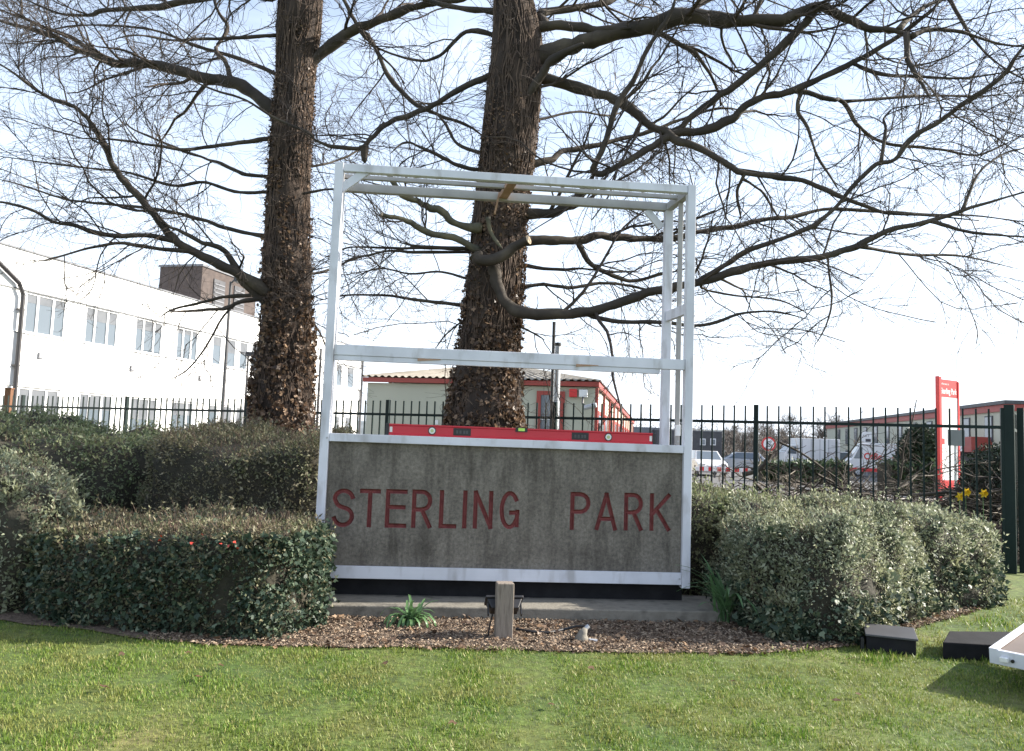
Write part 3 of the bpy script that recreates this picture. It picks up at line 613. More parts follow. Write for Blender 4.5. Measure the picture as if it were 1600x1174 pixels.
# ================================================================== HEDGES
def smooth_loop(poly, n=72):
    p = np.array(poly + poly[:2], float); m_ = len(poly); out = []
    d = np.r_[0, np.cumsum(np.linalg.norm(np.diff(np.array(poly + poly[:1]), axis=0), axis=1))]
    for s_ in np.linspace(0, d[-1], n, endpoint=False):
        i = min(np.searchsorted(d, s_, 'right') - 1, m_ - 1); f = (s_ - d[i]) / (d[i + 1] - d[i]); out.append(p[i] * (1 - f) + p[i + 1] * f)
    out = np.array(out)
    for _ in range(4): out = 0.5 * out + 0.25 * (np.roll(out, 1, 0) + np.roll(out, -1, 0))
    return out
def hedge(label, poly, hfun, leaf, n, size, ivy=None, twig=400, rough=0.07, round_=0.22, rz=0, seed=0, name='hedge', core=None, shell=0.10, mound=False):
    lp = smooth_loop(poly); c = lp.mean(0); nT = len(lp)
    e = empty(name, (c[0], c[1], 0), 0, label, 'hedge')
    rings = [(0.96, 0.0), (1.0, 0.15), (1.0, 0.35), (0.99, 0.52), (0.975, 0.67), (0.945, 0.79), (0.90, 0.885), (0.83, 0.95), (0.70, 0.985), (0.48, 1.0), (0.22, 1.0), (0.02, 1.0)] if mound else [(0.95, 0.0), (0.99, 0.15), (1.0, 0.35), (1.0, 0.55), (0.995, 0.72), (0.975, 0.86), (0.93, 0.955), (0.84, 0.995), (0.66, 1.0), (0.45, 1.0), (0.22, 1.0), (0.02, 1.0)]
    V = []
    for s_, zf in rings:
        for k in range(nT):
            q = c + (lp[k] - c) * s_; H = hfun(q[0], q[1])
            z = H * zf
            dn = mnoise.noise((q[0] * 1.9 + seed, q[1] * 1.9, z * 1.9)) * rough * 1.7 + mnoise.noise((q[0] * 5.5, q[1] * 5.5 + seed, z * 5.5)) * rough * 0.9
            dr = unit(q - c) if s_ > 0.05 else np.zeros(2)
            V.append((q[0] - c[0] + dr[0] * dn * (zf < 0.99), q[1] - c[1] + dr[1] * dn * (zf < 0.99), max(z + (dn * 0.8 if zf > 0.9 else 0), 0)))
    V = np.array(V); nr = len(rings); T = []
    for r_ in range(nr - 1):
        for k in range(nT):
            a, b, c2, d = r_ * nT + k, r_ * nT + (k + 1) % nT, (r_ + 1) * nT + (k + 1) % nT, (r_ + 1) * nT + k
            T += [(a, b, c2), (a, c2, d)]
    T = np.array(T)
    a_, b_, c_ = V[T[:, 0]], V[T[:, 1]], V[T[:, 2]]
    if (np.cross(b_ - a_, c_ - a_)[:, :2] * ((a_ + b_ + c_) / 3)[:, :2]).sum() < 0: T = T[:, ::-1]
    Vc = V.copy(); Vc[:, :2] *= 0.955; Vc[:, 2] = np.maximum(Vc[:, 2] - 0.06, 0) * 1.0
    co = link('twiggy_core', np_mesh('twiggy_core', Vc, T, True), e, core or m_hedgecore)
    def visible(cn, nn): return np.where((nn[:, 1] > 0.35) & (nn[:, 2] < 0.3), 0.25, 1.0)
    def leaves(nm, n_, sz, tv, tf, m, wt=None, out=(0.02, 0.03)):
        Pp, Nn = sample_tris(V, T, n_, wt or visible)
        off = -np.abs(rng.normal(0, shell * 0.55, n_)) + rng.uniform(0, out[1], n_) + (rng.random(n_) < 0.09) * rng.uniform(0, 0.09, n_)
        Pp = Pp + Nn * off[:, None]; Pp[:, 2] = np.maximum(Pp[:, 2], 0.01)
        nz_ = np.array([mnoise.noise((a * 3.3 + seed, b * 3.3, c2 * 3.3)) + 0.6 * mnoise.noise((a * 9, b * 9 + seed, c2 * 9)) for a, b, c2 in Pp])
        kp = nz_ > rng.uniform(-0.75, -0.1, n_); Pp, Nn, nz_ = Pp[kp], Nn[kp], nz_[kp]; n_ = len(Pp)                # hollows and gaps
        A = unit(Nn * rng.uniform(0.1, 1.0, (n_, 1)) + rng.normal(0, 0.75, (n_, 3)) + np.array([0, 0, 0.25]))
        Nl = unit(Nn + np.array([0, 0, 0.5]) + rng.normal(0, 0.55, (n_, 3)))
        Vv, Ff = scatter(Pp, A, Nl, rng.uniform(*sz, n_) * np.clip(1 + 0.6 * nz_, 0.6, 1.5), tv, tf)
        tag(link(nm, np_mesh(nm, Vv, Ff), e, m), kind='stuff')
    leaves('leaves', n, size, LEAF_V, LEAF_F, leaf)
    if ivy: leaves('ivy_leaves', ivy[0], ivy[1], IVY_V, IVY_F, m_ivy, ivy[2], (0.0, 0.06))
    ns = max(20, n // 420)                                  # stray shoots standing proud of the clipped surface
    Pp, Nn = sample_tris(V, T, ns, lambda cn, nn: np.where(nn[:, 2] > 0.3, 1.0, 0.3)); d_ = unit(Nn * 0.5 + rng.normal(0, 0.35, (ns, 3)) + np.array([0, 0, 0.8])); L = rng.uniform(0.06, 0.2, ns)
    pth = Pp[:, None, :] + d_[:, None, :] * np.linspace(-0.2, 1, 5)[None, :, None] * L[:, None, None] + np.cumsum(rng.normal(0, 0.006, (ns, 5, 3)), 1)
    Vs, Fs = tubes(pth, np.linspace(0.0035, 0.0015, 5)[None].repeat(ns, 0)); tag(link('shoots', np_mesh('shoots', Vs, Fs), e, m_vine), kind='stuff')
    lp_ = (pth[:, 1:, :].repeat(3, 1)).reshape(-1, 3); nl = len(lp_); Vl, Fl = scatter(lp_, unit(rng.normal(0, 1, (nl, 3)) + np.array([0, 0, 0.5])), unit(rng.normal(0, 1, (nl, 3)) + np.array([0, 0, 0.6])), rng.uniform(size[0], size[1], nl), LEAF_V, LEAF_F)
    tag(link('shoot_leaves', np_mesh('shoot_leaves', Vl, Fl), e, leaf), kind='stuff')
    if twig:
        Pp, Nn = sample_tris(V, T, twig, lambda cn, nn: np.where(nn[:, 2] > 0.5, 1.0, 0.18))
        d_ = unit(Nn + rng.normal(0, 0.45, (twig, 3)) + np.array([0, 0, 0.4])); L = rng.uniform(0.04, 0.13, twig)
        t_ = np.linspace(-0.5, 0.7, 4)[None, :, None]
        paths = Pp[:, None, :] + d_[:, None, :] * t_ * L[:, None, None] + rng.normal(0, 0.006, (twig, 4, 3))
        Vv, Ff = tubes(paths, np.linspace(0.0032, 0.0016, 4)[None].repeat(twig, 0)); tag(link('twigs', np_mesh('twigs', Vv, Ff), e, m_vine), kind='stuff')
    return e

def flat(h): return lambda x, y: h
# left side
hedge('low ivy-clad clipped hedge with sunlit top in front on the left of the slab', [(-4.3, 6.75), (-3.3, 6.25), (-2.2, 5.98), (-1.62, 5.98), (-1.48, 6.5), (-1.58, 7.2), (-2.6, 7.65), (-4.2, 7.7)],
      lambda x, y: 0.70 + 0.03 * (y - 6) + 0.05 * math.sin(x * 2.2), m_hedge_brown, 36000, (0.018, 0.042), ivy=(13000, (0.020, 0.047), lambda cn, nn: np.where(nn[:, 2] > 0.6, 0.02, np.where(nn[:, 1] > 0.3, 0.1, np.clip(1.4 - cn[:, 2] * 1.1 + np.maximum(nn[:, 0], 0) * 2.2, 0.1, 4)))), twig=1500, seed=1)
hedge('pale grey-green rounded bush at the outer end of the low ivy-clad hedge', [(-5.6, 6.6), (-4.6, 6.45), (-3.9, 6.5), (-3.7, 7.0), (-4.0, 7.6), (-5.4, 7.8)],
      lambda x, y: 1.17 - 0.55 * max(0, x + 4.35) ** 1.2 * 1.0, m_hedge_grey, 20000, (0.025, 0.05), twig=250, rough=0.12, seed=2, mound=True)
hedge('dark blocky clipped hedge behind the frame’s left post with brownish top'.replace('’', ''), [(-3.72, 8.15), (-2.9, 7.85), (-1.85, 7.9), (-1.62, 8.6), (-1.75, 9.8), (-3.6, 10.2), (-3.85, 9.2)],
      lambda x, y: 1.38 + 0.13 * (y - 8) + 0.04 * math.sin(x * 3), m_hedge_brown, 34000, (0.02, 0.045), twig=1300, seed=3)
hedge('wide mid-green hedge under the white office building', [(-8.5, 9.2), (-6.2, 8.6), (-4.4, 8.4), (-3.75, 8.7), (-3.7, 9.9), (-5, 10.6), (-8.5, 10.9)],
      lambda x, y: 1.42 + 0.11 * (y - 8.6) + 0.07 * math.sin(x * 1.7), m_hedge_green, 34000, (0.025, 0.055), twig=500, rough=0.12, seed=4)
hedge('small dark hedge stretch hidden between trunk bases behind the slab', [(-1.55, 9.4), (0.2, 9.2), (1.6, 9.2), (1.6, 10.2), (0, 10.6), (-1.55, 10.6)],
      flat(1.40), m_hedge_brown, 9000, (0.03, 0.055), twig=500, seed=9)
# right side
hedge('silvery green clipped hedge beside the frame’s right post, broad front mass'.replace('’', ''), [(1.9, 7.05), (2.2, 6.58), (2.75, 6.45), (3.3, 7.0), (4.0, 7.8), (4.25, 8.3), (3.6, 8.5), (2.6, 8.3), (2.05, 8.0)],
      lambda x, y: 0.96 + 0.05 * math.sin(x * 2.5) - 0.95 * max(0, 2.35 - x) - 0.03 * max(0, x - 3), m_hedge_grey, 52000, (0.02, 0.044), ivy=(2600, (0.035, 0.065), lambda cn, nn: np.where(nn[:, 2] > 0.5, 0.0, np.where(nn[:, 1] > 0.3, 0.05, np.clip(1.2 - cn[:, 2] * 2.2, 0.03, 2)))), twig=600, rough=0.13, seed=5, mound=True)
hedge('silvery green hedge end nearest the green corner post', [(3.55, 7.75), (4.2, 7.98), (4.7, 8.22), (5.2, 8.65), (5.55, 9.15), (5.45, 9.6), (4.7, 9.7), (3.7, 9.0)],
      lambda x, y: 0.87 + 0.03 * math.sin(x * 3), m_hedge_grey, 22000, (0.025, 0.05), ivy=(1500, (0.035, 0.065), lambda cn, nn: np.where(nn[:, 2] > 0.5, 0.0, np.where(nn[:, 1] > 0.3, 0.05, np.clip(1.2 - cn[:, 2] * 2.2, 0.03, 2)))), twig=300, rough=0.13, seed=6, mound=True)
hedge('taller olive hedge behind the silvery front mass, next to the slim rear posts', [(1.75, 8.2), (2.6, 8.1), (3.5, 8.5), (4.2, 9.2), (3.9, 10.0), (2.6, 10.3), (1.75, 10.1)],
      lambda x, y: 1.13 - 0.19 * (x - 1.8), m_hedge_green, 22000, (0.025, 0.055), twig=900, rough=0.12, seed=7, mound=True)

# ================================================================== BLACK BOXES AND BOARD ON THE LAWN
g0 = G(1352, 1018); g1 = G(1432, 1027); yaw = math.atan2(g1[1] - g0[1], g1[0] - g0[0]); wd = math.hypot(g1[1] - g0[1], g1[0] - g0[0])
lh = empty('lamp_housing', (g0[0], g0[1], 0), yaw, 'black lidded lamp housing lying on the grass below the silvery hedge', 'lamp housing')
MB().prism([(0, 0), (0, 0.12), (0.24, 0.15), (0.26, 0)], 0, 0.01, wd).build('body', m_blackmatt, lh, bevel=0.008)
MB().prism([(-0.012, 0.118), (-0.012, 0.134), (0.255, 0.168), (0.255, 0.152)], 0, 0.0, wd + 0.012).build('lid', m_darkgrey, lh, bevel=0.004)
bx('side_bracket', m_black, lh, -0.03, -0.002, 0.05, 0.2, 0.0, 0.09, bevel=0.004)
g0 = G(1473, 1030); g1 = G(1556, 1035); yaw = math.atan2(g1[1] - g0[1], g1[0] - g0[0]); wd = math.hypot(g1[1] - g0[1], g1[0] - g0[0])
bh = empty('foam_block', (g0[0], g0[1], 0), yaw, 'black wedge block on the grass propping the white-edged board', 'block')
MB().prism([(0.0, 0.0), (wd + 0.25, 0.0), (wd + 0.42, 0.55), (0.22, 0.42)], 2, 0.0, 0.125).build('body', m_blackmatt, bh, bevel=0.01)
c0 = G(1548, 1035, 0.165)
bd = empty('sign_tray', (c0[0], c0[1], 0.013), R(-50), 'brown faced board with white metal edge lying on the black block', 'board'); bd.rotation_euler = (R(7), 0, R(-50))
MB().box(0, 1.5, 0.0, 0.03, 0.152, 0.247).build('front_edge', m_alu, bd, bevel=0.003)
MB().box(0, 0.03, 0.031, 1.2, 0.152, 0.247).build('side_edge', m_alu, bd, bevel=0.003)
MB().box(0.031, 1.5, 0.031, 1.2, 0.19, 0.2405).build('panel', m_tan, bd)
MB().box(0.0, 0.055, 0.0, 1.2, 0.2475, 0.253).build('trim_strip', m_alu, bd)
for xx in (0.14, 0.36): MB().tube([(xx, 0.001, 0.195), (xx, -0.012, 0.195)], 0.011, 10).build('bolt', m_black, bd)
MB().box(0.07, 0.12, -0.035, -0.001, 0.185, 0.215).build('catch', m_white, bd, bevel=0.004)
MB().box(0.2, 1.45, 0.2, 1.15, 0.0, 0.15).build('packing_below', m_blackmatt, bd)

# a few single things on the ground
LEAFM = np_mesh('fallen_leaf', np.array([(v[0] - .5, v[1], v[2] * 1.6 + 0.09) for v in IVY_V]) * 1.0, np.array(IVY_F))
for px_, py_, s_, dark in [(308, 1066, .055, 0), (163, 1083, .06, 1), (345, 1048, .05, 1), (188, 1031, .045, 1), (1308, 1103, .055, 1), (1330, 1037, .05, 1), (925, 1053, .05, 2), (600, 1045, .05, 1), (1340, 1093, .045, 1), (1145, 1073, .05, 1), (295, 1028, .045, 0), (860, 1110, .045, 1), (705, 1140, .05, 0)]:
    g_ = G(px_, py_); o = link('fallen_leaf', LEAFM, None, m_deadleaf); o.location = (g_[0], g_[1], 0.032); o.scale = (s_,) * 3
    o.rotation_euler = (rng.uniform(-.3, .3), rng.uniform(-.3, .3), rng.uniform(0, 6.28)); tag(o, 'dry brown leaf lying on the lawn', 'leaf', 'fallen leaves on the lawn')
g_ = G(103, 970); wr = empty('wrapper', (g_[0], g_[1], 0.0), 0.4, 'crumpled white and blue wrapper on soil at the foot of the low hedge', 'litter')
crm = MB().add([(0, 0, 0), (.05, .01, .012), (.06, .05, .03), (.01, .06, .01), (.03, .03, .055)], [(0, 1, 4), (1, 2, 4), (2, 3, 4), (3, 0, 4), (0, 3, 2, 1)]).build('film', m_signwhite, wr)
MB().add([(.02, .0, .02), (.05, .005, .025), (.04, .02, .045)], [(0, 1, 2)]).build('blue_print', mat('blue_print', [(0.05, 0.2, 0.5), (0.06, 0.25, 0.6)], .4), wr)
for px_, py_, d in [(358, 853, 5.95), (367, 848, 6.0), (346, 850, 5.98), (372, 857, 5.95), (316, 836, 6.1), (253, 838, 6.15), (250, 845, 6.0), (300, 849, 6.0)]:
    q = P(px_, py_, d - 0.08); o = link('red_leaf', LEAFM.copy(), None, None); o.data.materials.clear(); o.data.materials.append(m_redleaf)
    o.location = q; o.scale = (0.026,) * 3; o.rotation_euler = tuple(rng.uniform(-1, 1, 3)); tag(o, 'small red leaf caught in the low ivy-clad hedge', 'leaf', 'red leaves in the low hedge')

# ================================================================== TREES
def catmull(pts, n):
    p = np.array(pts, float); p = np.vstack([2 * p[0] - p[1], p, 2 * p[-1] - p[-2]]); m_ = len(p) - 3
    out = []
    for u in np.linspace(0, m_ - 1e-6, n):
        i = int(u); t = u - i; a, b, c, d = p[i:i + 4]
        out.append(0.5 * ((2 * b) + (-a + c) * t + (2 * a - 5 * b + 4 * c - d) * t * t + (-a + 3 * b - 3 * c + d) * t ** 3))
    return np.array(out)
def spawn(paths, radii, nper, lo, hi, ang=(0.5, 1.0), wig=0.22, grav=0.0, t0=0.12, K=6, rk=0.55, rmin=0.0022, flat=1.0):
    N, Kp, _ = paths.shape; idx = np.repeat(np.arange(N), nper); m_ = len(idx)
    if m_ == 0: return np.zeros((0, K, 3)), np.zeros((0, K))
    t = rng.uniform(t0, 0.98, m_) * (Kp - 1); i = np.minimum(t.astype(int), Kp - 2); f = (t - i)[:, None]
    a, b = paths[idx, i], paths[idx, i + 1]; p = a * (1 - f) + b * f; tan = unit(b - a)
    r0 = np.maximum((radii[idx, i] * (1 - f[:, 0]) + radii[idx, i + 1] * f[:, 0]) * rk, rmin)
    rv = rng.normal(0, 1, (m_, 3)) * np.array([1, flat, 1]); perp = unit(rv - (rv * tan).sum(1, keepdims=True) * tan)
    an = rng.uniform(*ang, m_)[:, None]; d = unit(np.cos(an) * tan + np.sin(an) * perp)
    L = rng.uniform(lo, hi, m_) * (1.15 - 0.5 * t / (Kp - 1)); out = [p]
    for k in range(K - 1):
        d = unit(d + rng.normal(0, wig, (m_, 3)) + np.array([0, 0, grav])); p = p + d * (L / (K - 1))[:, None]; out.append(p)
    rad = r0[:, None] * np.linspace(1, 0.35, K)[None]; return np.stack(out, 1), np.maximum(rad, rmin * 0.8)

def tube_mesh(name, pts, rad, sides=10, rough=0.0, seed=0.0):
    pts = np.array(pts); rad = np.array(rad); V, Fq = tubes(pts[None], rad[None], sides)
    if rough:
        c = np.repeat(pts, sides, 0); d = V - c
        s_ = np.array([1 + rough * (mnoise.noise((v[0] * 3 + seed, v[1] * 3, v[2] * 2.2)) + 0.6 * mnoise.noise((v[0] * 8, v[1] * 8 + seed, v[2] * 5))) for v in V])
        V = c + d * s_[:, None]
    k = len(pts); e = np.arange(sides) + (k - 1) * sides
    me = np_mesh(name, V, Fq, True)
    bm = bmesh.new(); bm.from_mesh(me); bm.verts.ensure_lookup_table()
    for ids in (range(sides), range((k - 1) * sides, k * sides)):
        try: bm.faces.new([bm.verts[i] for i in ids])
        except ValueError: pass
    bmesh.ops.recalc_face_normals(bm, faces=bm.faces); bm.to_mesh(me); bm.free(); return me

def ivy_on(trunk_pts, trunk_rad, e, n, zmax, seed):
    """dry ivy leaves + climbing stems + bristly shoots on a trunk"""
    z = trunk_pts[:, 2]
    def at(zz, th, out):
        c = np.stack([np.interp(zz, z, trunk_pts[:, j]) for j in range(3)], 1); c[:, 2] = zz; r_ = np.interp(zz, z, trunk_rad)
        d = np.stack([np.cos(th), np.sin(th), np.zeros_like(th)], 1); return c + d * (r_ + out)[:, None], d
    zz = zmax * rng.random(n) ** 1.8 + 0.0; th = rng.uniform(0, 6.283, n)
    nz_ = np.array([mnoise.noise((math.cos(a) * 1.3 + seed, math.sin(a) * 1.3, c * 0.9)) + 0.6 * mnoise.noise((math.cos(a) * 3.5, math.sin(a) * 3.5 + seed, c * 2.8)) for a, c in zip(th, zz)])
    kp = nz_ > rng.uniform(-0.5, 0.25, n) + 0.25 * zz / zmax - 0.3 * (zz < 1.9); zz, th, nz_ = zz[kp], th[kp], nz_[kp]; n = len(zz)
    Pp, d = at(zz, th, (rng.uniform(-0.01, 0.07, n) + 0.05 * np.clip(nz_, 0, 1)) * np.clip(1.3 - zz / zmax, 0.25, 1.2))
    A = unit(rng.normal(0, 0.7, (n, 3)) + np.array([0, 0, -0.7]) + d * 0.25); Nl = unit(d + rng.normal(0, 0.7, (n, 3)))
    V, Fq = scatter(Pp, A, Nl, rng.uniform(0.03, 0.08, n) * np.clip(1.25 - 0.75 * zz / zmax, 0.4, 1.2), IVY_V, IVY_F)
    tag(link('dry_ivy_leaves', np_mesh('dry_ivy_leaves', V, Fq), e, m_deadleaf), kind='stuff')
    nv = 520; K = 9; z0 = rng.uniform(0, 8.2, nv); ln = rng.uniform(0.8, 2.4, nv); th0 = rng.uniform(0, 6.283, nv)
    pts = []
    for k in range(K):
        th0 = th0 + rng.normal(0, 0.13, nv); q, _ = at(z0 + ln * k / (K - 1), th0, np.full(nv, 0.012)); pts.append(q)
    V, Fq = tubes(np.stack(pts, 1), np.full((nv, K), 1.0) * rng.uniform(0.003, 0.011, nv)[:, None], 4)
    tag(link('ivy_stems', np_mesh('ivy_stems', V, Fq), e, m_vine), kind='stuff')
    nb = 1900; zb = rng.uniform(0.8, 9.0, nb); tb = rng.uniform(0, 6.283, nb); q, d = at(zb, tb, np.zeros(nb))
    dd = unit(d + rng.normal(0, 0.6, (nb, 3)) + np.array([0, 0, -0.1])); out = [q]; L = rng.uniform(0.08, 0.34, nb)
    for k in range(4): dd = unit(dd + rng.normal(0, 0.35, (nb, 3))); q = q + dd * (L / 4)[:, None]; out.append(q)
    V, Fq = tubes(np.stack(out, 1), np.linspace(0.0045, 0.002, 5)[None].repeat(nb, 0)); tag(link('bristly_shoots', np_mesh('bristly_shoots', V, Fq), e, m_twig), kind='stuff')

def make_tree(label, trunk, Y, limbs, seed, ivy_n, ivy_z):
    base = P(trunk[0][0], 700, Y); e = empty('bare_tree', (base[0], base[1], 0), 0, label, 'tree', 'bare trees behind the sign')
    off = np.array([base[0], base[1], 0])
    tp = [P(x, y, Y) for x, y, w in trunk]; tr = [w / 2 * 0.93 * Y / F_PX for x, y, w in trunk]
    tp = np.array([[tp[0][0] - 0.02, tp[0][1], -0.1]] + tp); tr = np.array([tr[0] * 1.2] + tr)
    tp = catmull(tp, 46) - off; tr = np.interp(np.linspace(0, 1, 46), np.linspace(0, 1, len(tr)), tr)
    tk = link('trunk', tube_mesh('trunk', tp, tr, 26, 0.16, seed), e, m_bark)
    ivy_on(tp, tr, tk, ivy_n, ivy_z, seed)
    done = []
    for j, lb in enumerate(limbs):
        pts, r0, r1, dy0, dy1 = lb[:5]; opt = lb[5] if len(lb) > 5 else {}
        pts = list(pts); n = len(pts); q = []
        txc = np.interp(pts[0][1], [w[1] for w in trunk[::-1]], [w[0] for w in trunk[::-1]]); tww = np.interp(pts[0][1], [w[1] for w in trunk[::-1]], [w[2] for w in trunk[::-1]])
        if abs(pts[0][0] - txc) < tww * 0.62: pts[0] = (pts[0][0] + (txc - pts[0][0]) * 0.35, pts[0][1])     # rooted inside the trunk
        elif done:                                                                                             # rooted on the nearest limb
            al = np.vstack(done); k_ = np.argmin((al[:, 0] - pts[0][0]) ** 2 + (al[:, 1] - pts[0][1]) ** 2)
            if math.hypot(al[k_, 0] - pts[0][0], al[k_, 1] - pts[0][1]) < 70:
                if math.hypot(al[k_, 0] - pts[0][0], al[k_, 1] - pts[0][1]) > 12: pts.insert(0, (al[k_, 0], al[k_, 1])); n += 1
                else: pts[0] = (al[k_, 0], al[k_, 1])
                dy1 += al[k_, 2] - dy0; dy0 = al[k_, 2]
        for i, (x, y) in enumerate(pts):
            t = i / (n - 1); q.append(P(x, y, Y + dy0 + (dy1 - dy0) * t + 0.12 * math.sin(3 * t) * t))
        K = max(12, 5 * n); q = catmull(q, K) - off
        rad = 0.79 * np.interp(np.linspace(0, 1, K), [0, 0.06, 0.2, 0.86, 1], [r0 * 1.35, r0 * 1.1, r0, r1, r1 * (1 if opt.get('cut') else 0.3)]) * Y / F_PX
        px_s = catmull([(x, y, 0) for x, y in pts], K); px_s[:, 2] = q[:, 1] + off[1] - Y; done.append(px_s)
        if not opt.get('bare'):
            wv = rng.normal(0, 1, (K, 3)); wv = 0.5 * wv + 0.25 * (np.roll(wv, 1, 0) + np.roll(wv, -1, 0)); wv[:2] = 0; q = q + wv * np.minimum(0.014, 0.25 * rad)[:, None]
        ln = np.linalg.norm(np.diff(q, axis=0), axis=1).sum()
        lo = link('limb', tube_mesh('limb', q, rad, 10, 0.32, seed + j), e, m_limb_pale if opt.get('pale') else m_limb)
        if opt.get('cut'):
            d = unit(q[-1] - q[-2]); cdisc = MB().tube([q[-1] - d * 0.004, q[-1] + d * 0.006], float(rad[-1]) * 1.03, 14).build('cut_end', m_cutwood, lo)
        if opt.get('bare'): continue
        dens = opt.get('dens', 1.0)
        a, ra = spawn(q[None], rad[None], max(3, int(ln * 2.9 * dens)), 0.7, 2.1, (0.55, 1.15), 0.17, 0.0, t0=0.2, K=10, rk=0.38, rmin=0.008, flat=0.75)
        b, rb = spawn(a, ra, 6, 0.35, 1.15, (0.35, 0.9), 0.2, 0.0, K=7, rmin=0.0042, rk=0.55)
        c, rc = spawn(b, rb, 5, 0.15, 0.6, (0.35, 0.95), 0.22, 0.01, K=5, rmin=0.0025, rk=0.65)
        d2, rd = spawn(q[None], rad[None], int(ln * 2 * dens), 0.15, 0.5, (0.6, 1.3), 0.25, 0.0, K=6, rk=0.15, rmin=0.003)
        VV, FF, nv = [], [], 0
        for pa, r_, s_ in ((a, ra, 5), (b, rb, 3), (c, rc, 3), (d2, rd, 3)):
            V, Fq = tubes(pa, r_, s_); VV.append(V); FF.append(Fq + nv); nv += len(V)
        tag(link('twigs', np_mesh('twigs', np.vstack(VV), np.vstack(FF), True), lo, m_twig), kind='stuff')
    return e

T1 = [(442, 690, 98), (442, 620, 92), (446, 520, 80), (448, 430, 76), (450, 330, 70), (453, 250, 67), (461, 130, 62), (468, 30, 74), (474, -80, 66), (480, -260, 52), (490, -480, 34)]
L1 = [
 ([(405, 460), (380, 432), (340, 412), (292, 390), (266, 369), (246, 345), (226, 319), (206, 296), (186, 272), (173, 252), (163, 226), (150, 203), (133, 181), (110, 164), (83, 156), (60, 143), (33, 123), (0, 101), (-60, 70)], 8, 3.0, -0.3, -1.6),
 ([(408, 478), (385, 445), (360, 402), (345, 388), (315, 378), (283, 362), (262, 352), (235, 322)], 7, 2.5, -0.2, -0.8),
 ([(430, 186), (400, 150), (366, 130), (316, 121), (282, 111), (233, 101), (180, 99), (150, 86), (116, 75), (86, 57), (50, 46), (0, 33), (-70, 10)], 12, 4, 0, 1.4),
 ([(360, 128), (352, 97), (338, 77), (356, 44), (337, 10), (330, -40)], 5, 3, 0.2, 0.9),
 ([(150, 86), (116, 62), (75, 45), (40, 30), (0, 16)], 5, 2.5, 0.9, 1.6),
 ([(36, 30), (34, 10), (30, -20)], 3, 2, 1.2, 1.4),
 ([(428, 55), (366, 60), (316, 61), (266, 63), (215, 55), (160, 66)], 3.5, 1.6, 0, -1.5),
 ([(440, -30), (290, 3), (233, 13), (160, 17), (140, 24), (90, 20), (20, -10)], 7, 2.5, 0, 1.0),
 ([(415, 216), (382, 222), (332, 229), (289, 234), (233, 226), (173, 218), (110, 216)], 4, 2, 0, -1.3),
 ([(417, 277), (382, 272), (345, 256), (316, 246), (276, 232), (240, 216), (200, 196), (190, 160)], 4, 1.8, 0, 1.2),
 ([(412, 372), (365, 359), (319, 345), (282, 335), (243, 327), (166, 319), (116, 314), (83, 306), (33, 289), (-20, 276)], 4, 2, 0, 1.5),
 ([(275, 377), (232, 369), (166, 367), (116, 352), (83, 347), (50, 329), (0, 316), (-40, 318)], 4.5, 2, -0.6, -1.4),
 ([(300, 396), (232, 387), (190, 380), (140, 388), (90, 402), (60, 408)], 3.5, 1.5, -0.4, -1.2, {'dens': 1.1}),
 ([(398, 473), (373, 473), (351, 483), (324, 484), (287, 487), (265, 486)], 4, 2, 0, -0.8, {'dens': 0.7}),
 ([(396, 462), (351, 464), (306, 475), (269, 484), (245, 500)], 3.5, 1.6, 0, 0.7, {'dens': 0.8}),
 ([(365, 470), (345, 500), (320, 545), (290, 580), (250, 600)], 2.2, 1.2, -0.3, -0.9, {'dens': 0.6}),
 ([(488, 102), (530, 62), (563, 43), (613, 23), (663, 7), (716, 0), (770, -20)], 11, 5, 0, -0.7),
 ([(563, 42), (537, 0), (525, -40)], 4, 2.5, -0.3, -0.5),
 ([(563, 43), (586, 73), (606, 116), (640, 156), (663, 170), (690, 182), (729, 195), (760, 218)], 5, 3, -0.5, -1.0, {'dens': 0.8}),
 ([(484, 262), (510, 256), (540, 246), (570, 232), (600, 240)], 3, 1.5, 0, 0.8),
 ([(484, 303), (515, 296), (560, 300), (600, 290)], 2.5, 1.3, -0.3, -0.6, {'dens': 0.8}),
 ([(486, 430), (507, 424), (540, 410), (580, 398)], 3, 1.4, 0, 0.7, {'dens': 0.7}),
 ([(486, 480), (500, 520), (515, 560)], 2, 1.2, 0, 0.4, {'dens': 0.5}),
 ([(430, -60), (340, -60), (240, -90), (120, -80), (0, -110)], 10, 4, 0, 0.4),
 ([(480, -120), (600, -190), (740, -230)], 10, 5, 0, -1.5), ([(420, 0), (330, -30), (200, -40), (60, -30), (-60, -50)], 6, 2.5, 0, -1.8),
 ([(424, 300), (370, 300), (320, 285), (270, 290), (200, 270), (130, 262), (40, 250), (-30, 240)], 3.5, 1.6, 0, 0.9),
 ([(428, 120), (380, 95), (300, 70), (230, 45), (120, 40), (30, 60)], 4, 1.8, 0, 2.0),
]
make_tree('bare tree with slim ivy-wrapped trunk growing behind the frame’s left post'.replace('’', ''), T1, 12.4, L1, 1.0, 22000, 8.0)

